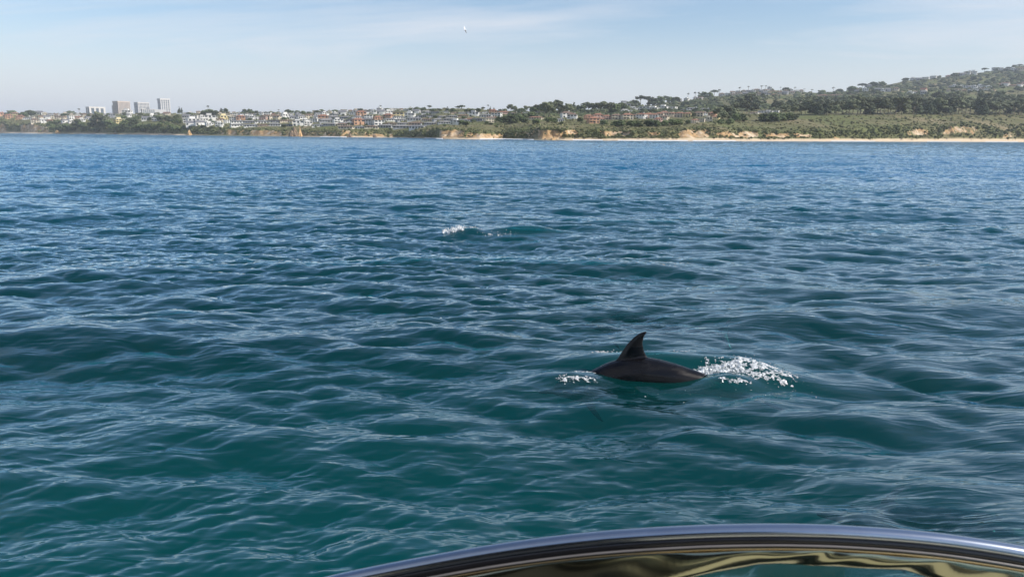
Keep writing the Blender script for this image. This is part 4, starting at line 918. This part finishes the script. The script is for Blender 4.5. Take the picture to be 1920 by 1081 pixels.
foam('splash_foam', [(1345, 690, .24, .05, 220, .0035, .03), (1400, 686, .22, .10, 260, .0032, .03), (1440, 694, .24, .15, 420, .0030, .02), (1140, 654, .12, .02, 200, .0048, .012), (1170, 660, .14, .03, 100, .004, .01), (1075, 700, .12, .04, 130, .0045, .010), (1240, 650, .25, .03, 60, .004, .012), (1280, 715, .5, .12, 40, .003, .004)],
     [(1335, 690, .40, .10, .05, .007, .030, 1.4), (1300, 690, .24, .06, .1, .007, .02, 1.4), (1385, 684, .42, .14, -.1, .007, .012, .75), (1430, 690, .44, .26, -.15, .008, .006, .35), (1385, 706, .28, .06, 0, .008, .01, .4), (1145, 655, .24, .03, 0, .008, .010, .5), (1082, 700, .26, .07, 0, .007, .008, .30), (1095, 688, .22, .06, .2, .008, .005, .1), (1255, 652, .38, .04, 0, .009, .005, .1)],
     'white broken water round the surfaced dolphin', 4)
foam('far_splash_foam', [(850, 430, .12, .06, 260, .009, .05), (880, 430, .2, .08, 160, .008, .03), (930, 434, .3, .08, 120, .007, .02)],
     [(850, 432, .34, .20, 0, .018, .08, 1.1), (882, 431, .42, .18, 0, .020, .03, .4), (930, 435, .6, .12, 0, .022, .01, 0.0)], 'white splash on the water well beyond the surfaced dolphin', 6)

# ------------------------------------------------------------------ gull
def gull():
    wm = simple('gull_white', (.75, .76, .78), .7, .05, 5); gm = simple('gull_shade', (.14, .15, .16), .7, .1, 5)
    p = at_dist(871.5, 56, 72.0)
    b = MB()
    prof = [(-.24, .004), (-.20, .03), (-.14, .05), (0, .065), (.12, .045), (.24, .02), (.30, .008)]; k = 8
    for x, r in prof:
        for i in range(k): a = 2 * PI * i / k; b.v.append((x, math.cos(a) * r, math.sin(a) * r * .9))
    for s in range(len(prof) - 1):
        for i in range(k): j = (i + 1) % k; b.f.append((s * k + i, s * k + j, (s + 1) * k + j, (s + 1) * k + i)); b.m.append(0)
    b.f.append(tuple(range(k))[::-1]); b.m.append(0)
    o = link('gull', b.build('gull', True), [wm], loc=tuple(p), rot=(.95, 0, .5), label='small white gull with one wing in shade flying high over the water', category='bird'); o.scale = (.72, .72, .72)
    for s, m_ in ((1, wm), (-1, gm)):  # second wing coloured dark for its shaded side
        g = MB(); pts = [((-.10, .03, .03), (.10, .03, .03)), ((-.13, .20, .13), (.06, .20, .12)), ((-.07, .34, .10), (.08, .34, .09)), ((.06, .56, -.02), (.10, .56, -.02))]
        for i in range(3):
            a0, b0 = pts[i]; a1, b1 = pts[i + 1]
            f_ = lambda q, dz: (q[0], s * q[1], q[2] + dz)
            g.poly([f_(a0, .008), f_(b0, .008), f_(b1, .008), f_(a1, .008)]); g.poly([f_(a0, -.008), f_(a1, -.008), f_(b1, -.008), f_(b0, -.008)])
            g.poly([f_(a0, .008), f_(a1, .008), f_(a1, -.008), f_(a0, -.008)]); g.poly([f_(b0, .008), f_(b0, -.008), f_(b1, -.008), f_(b1, .008)])
        link('wing', g.build('wing'), [m_], o)
gull()

# ------------------------------------------------------------------ the boat's curved windscreen frame
def rail():
    DEP = .85
    # outer edge of the arch in the windscreen's own plane, from photo points, continued down both sides
    E = [(330, 1170), (470, 1124), (600, 1083), (772, 1047), (944, 1017), (1116, 996), (1288, 984.5), (1425, 981), (1528, 982), (1600, 985), (1700, 992), (1800, 1003), (1920, 1022), (2040, 1046), (2160, 1078), (2280, 1122), (2380, 1180)]
    P = np.array([CAM + ray(x, y) * DEP for x, y in E])
    t = np.linspace(0, len(E) - 1, 161); tt = np.arange(len(E))
    # smooth through the points
    from mathutils import geometry
    pts = []
    for i in range(len(E) - 1):
        a = P[max(i - 1, 0)]; b = P[i]; c = P[i + 1]; d = P[min(i + 2, len(E) - 1)]
        for s in np.linspace(0, 1, 12, endpoint=False):
            pts.append(.5 * ((2 * b) + (-a + c) * s + (2 * a - 5 * b + 4 * c - d) * s * s + (-a + 3 * b - 3 * c + d) * s ** 3))
    pts.append(P[-1]); pts = np.array(pts)
    tang = np.gradient(pts, axis=0); tang /= np.linalg.norm(tang, axis=1)[:, None]
    nrm = -FW                                    # towards the viewer
    inn = np.cross(np.broadcast_to(nrm, tang.shape), tang); inn /= np.linalg.norm(inn, axis=1)[:, None]
    if inn[len(inn) // 2][2] > 0: inn = -inn      # towards the inside of the arch
    o0 = pts[len(pts) // 2]
    root = link('boat', None, loc=tuple(o0), label='boat whose curved dark polished windscreen frame crosses the bottom of the view', category='boat'); root.empty_display_size = .1
    mm = DEP / F                                  # one photo pixel in metres here
    def sweep(name, prof, mat_, closed=True, wob=None):
        """prof: (inwards px, towards viewer px) points"""
        v = []; q = []; k = len(prof)
        for i in range(len(pts)):
            for j, (a, b) in enumerate(prof):
                if wob: a, b = wob(i, j, a, b)
                v.append(pts[i] + inn[i] * a * mm + nrm * b * mm - o0)
        for i in range(len(pts) - 1):
            for j in range(k if closed else k - 1):
                q.append((i * k + j, i * k + (j + 1) % k, (i + 1) * k + (j + 1) % k, (i + 1) * k + j))
        return link(name, np_mesh(name, np.array(v), np.array(q)), [mat_], root)
    def oval(c, d, ra, rb, k=20): return [(c + ra * math.cos(2 * PI * i / k), d + rb * math.sin(2 * PI * i / k)) for i in range(k)]
    tube_m = simple('dark_polished_tube', (.40, .44, .50), .17, .05, 30, metal=1.0)
    blk = simple('black_gloss', (.012, .012, .014), .12, .1, 20); bead_m = simple('grey_seal', (.16, .15, .15), .35, .1, 20); gold_refl = simple('gold_reflection', (.60, .42, .20), .22, .15, 6, metal=1.0)
    lip_m = simple('tinted_lip', (.36, .36, .25), .14, .1, 3, metal=1.0)
    sweep('tube', oval(13, 0, 13, 16), tube_m)
    sweep('channel', [(20, -12), (20, 9), (27, 13), (35, 9), (38, 2), (38, -12)], blk)
    sweep('seal', oval(38, 6, 3.0, 4, 10), bead_m)
    sweep('reflection_strip', oval(45, 3, 2.8, 4, 10), gold_refl)  # strip coloured as a warm gold reflection along the frame
    def wob(i, j, a, b):
        if j >= 3 and a > 60: a += 26 * min(1, max(0, (84 - i) / 14)) + 18 * min(1, max(0, (i - 122) / 12))
        return a, b + 2.6 * math.sin(i * .16 + j * .6) + 1.6 * math.sin(i * .41 + j)
    sweep('lip', [(47, 0), (53, 2), (60, 1), (68, -3), (76, -9), (82, -16), (84, -20), (80, -24), (46, -12)], lip_m, wob=wob)
    # clear pane inside the arch, 5 mm thick
    g, t_ = new_mat('clear_pane'); og = N(t_, 'ShaderNodeOutputMaterial'); tr = N(t_, 'ShaderNodeBsdfTransparent'); tr.inputs[0].default_value = (.80, .90, .86, 1); gl = N(t_, 'ShaderNodeBsdfGlossy'); gl.inputs['Roughness'].default_value = .02
    fr = N(t_, 'ShaderNodeFresnel'); ms = N(t_, 'ShaderNodeMixShader'); t_.links.new(fr.outputs[0], ms.inputs[0]); t_.links.new(tr.outputs[0], ms.inputs[1]); t_.links.new(gl.outputs[0], ms.inputs[2]); t_.links.new(ms.outputs[0], og.inputs[0])
    mb = MB(); ring = [pts[i] + inn[i] * 80 * mm - nrm * 18 * mm - o0 for i in range(0, len(pts), 4)]
    low = [r + (-UP) * .0 for r in ring]
    for i in range(len(ring) - 1):
        a, b = ring[i], ring[i + 1]; k = -UP
        def down(p): return p + k * max(0.0, float(np.dot(p - ring[0], UP)) + .02)
        for off_ in (0, -.005):
            d_ = nrm * off_
            mb.poly([a + d_, b + d_, down(b) + d_, down(a) + d_] if off_ == 0 else [a + d_, down(a) + d_, down(b) + d_, b + d_])
    link('pane', mb.build('pane'), [g], root)
    # unseen boat parts under and behind the viewer, added for the frame's reflections
    def part(name, boxes, m_):
        b_ = MB()
        for q_ in boxes: b_.box(*q_)
        link(name, b_.build(name), [m_], root, loc=tuple(-o0))
    dark_v = simple('dark_deck', (.035, .033, .03), .5, .2, 4); cream = simple('cream_vinyl', (.62, .56, .40), .5, .1, 5); gel = simple('white_gelcoat', (.7, .7, .68), .25, .05, 2)
    hull = MB(); sec = [(-5.5, 1.5), (-3, 1.75), (0, 1.7), (.55, 1.55)]
    for (y_, w_) in sec: hull.v += [(-w_, y_, 1.55), (-w_ * .82, y_, -.5), (w_ * .82, y_, -.5), (w_, y_, 1.55)]
    for i in range(3):
        for j in range(3): hull.f.append((4 * i + j, 4 * i + j + 1, 4 * i + 5 + j, 4 * i + 4 + j)); hull.m.append(0)
    hull.f.append((0, 3, 2, 1)); hull.f.append((12, 13, 14, 15)); hull.m += [0, 0]
    link('hull', hull.build('hull'), [gel], root, loc=tuple(-o0))
    part('deck', [(-1.5, 1.5, -5.4, .5, 1.40, 1.50)], dark_v)
    part('console', [(-.9, 1.5, .30, .62, 1.503, 2.15)], dark_v)
    part('reflection_wall', [(-1.5, 1.5, -2.6, -2.5, 1.503, 4.3)], dark_v)  # unseen wall added so the tube's lower half reflects dark
    part('bench', [(-1.4, -.5, -1.6, -1.0, 1.503, 1.95), (-1.4, -.5, -1.72, -1.603, 1.503, 2.4)], cream)  # unseen cream seats added to reflect warm in tube and lip
    part('bench', [(.5, 1.4, -1.6, -1.0, 1.503, 1.95), (.5, 1.4, -1.72, -1.603, 1.503, 2.4)], cream)
    part('dash_pad', [(.25, 1.3, .34, .58, 2.153, 2.20)], cream)
rail()

# ------------------------------------------------------------------ air
hz = MB(); hz.box(-14000, 14000, -14000, 14000, -22, 345)
hm, ht = new_mat('haze'); ho = N(ht, 'ShaderNodeOutputMaterial'); pv = N(ht, 'ShaderNodeVolumePrincipled'); pv.inputs['Color'].default_value = (.80, .88, .98, 1); pv.inputs['Density'].default_value = 1.0e-4; ht.links.new(pv.outputs[0], ho.inputs['Volume'])
link('haze', hz.build('haze'), [hm], kind='stuff')
finish_labels()
print('objects', len(bpy.data.objects), 'houses', sum(1 for r in REG if 'house' in r[0].name or 'villa' in r[0].name), 'trees', sum(1 for r in REG if 'tree' in r[0].name or 'pine' in r[0].name))
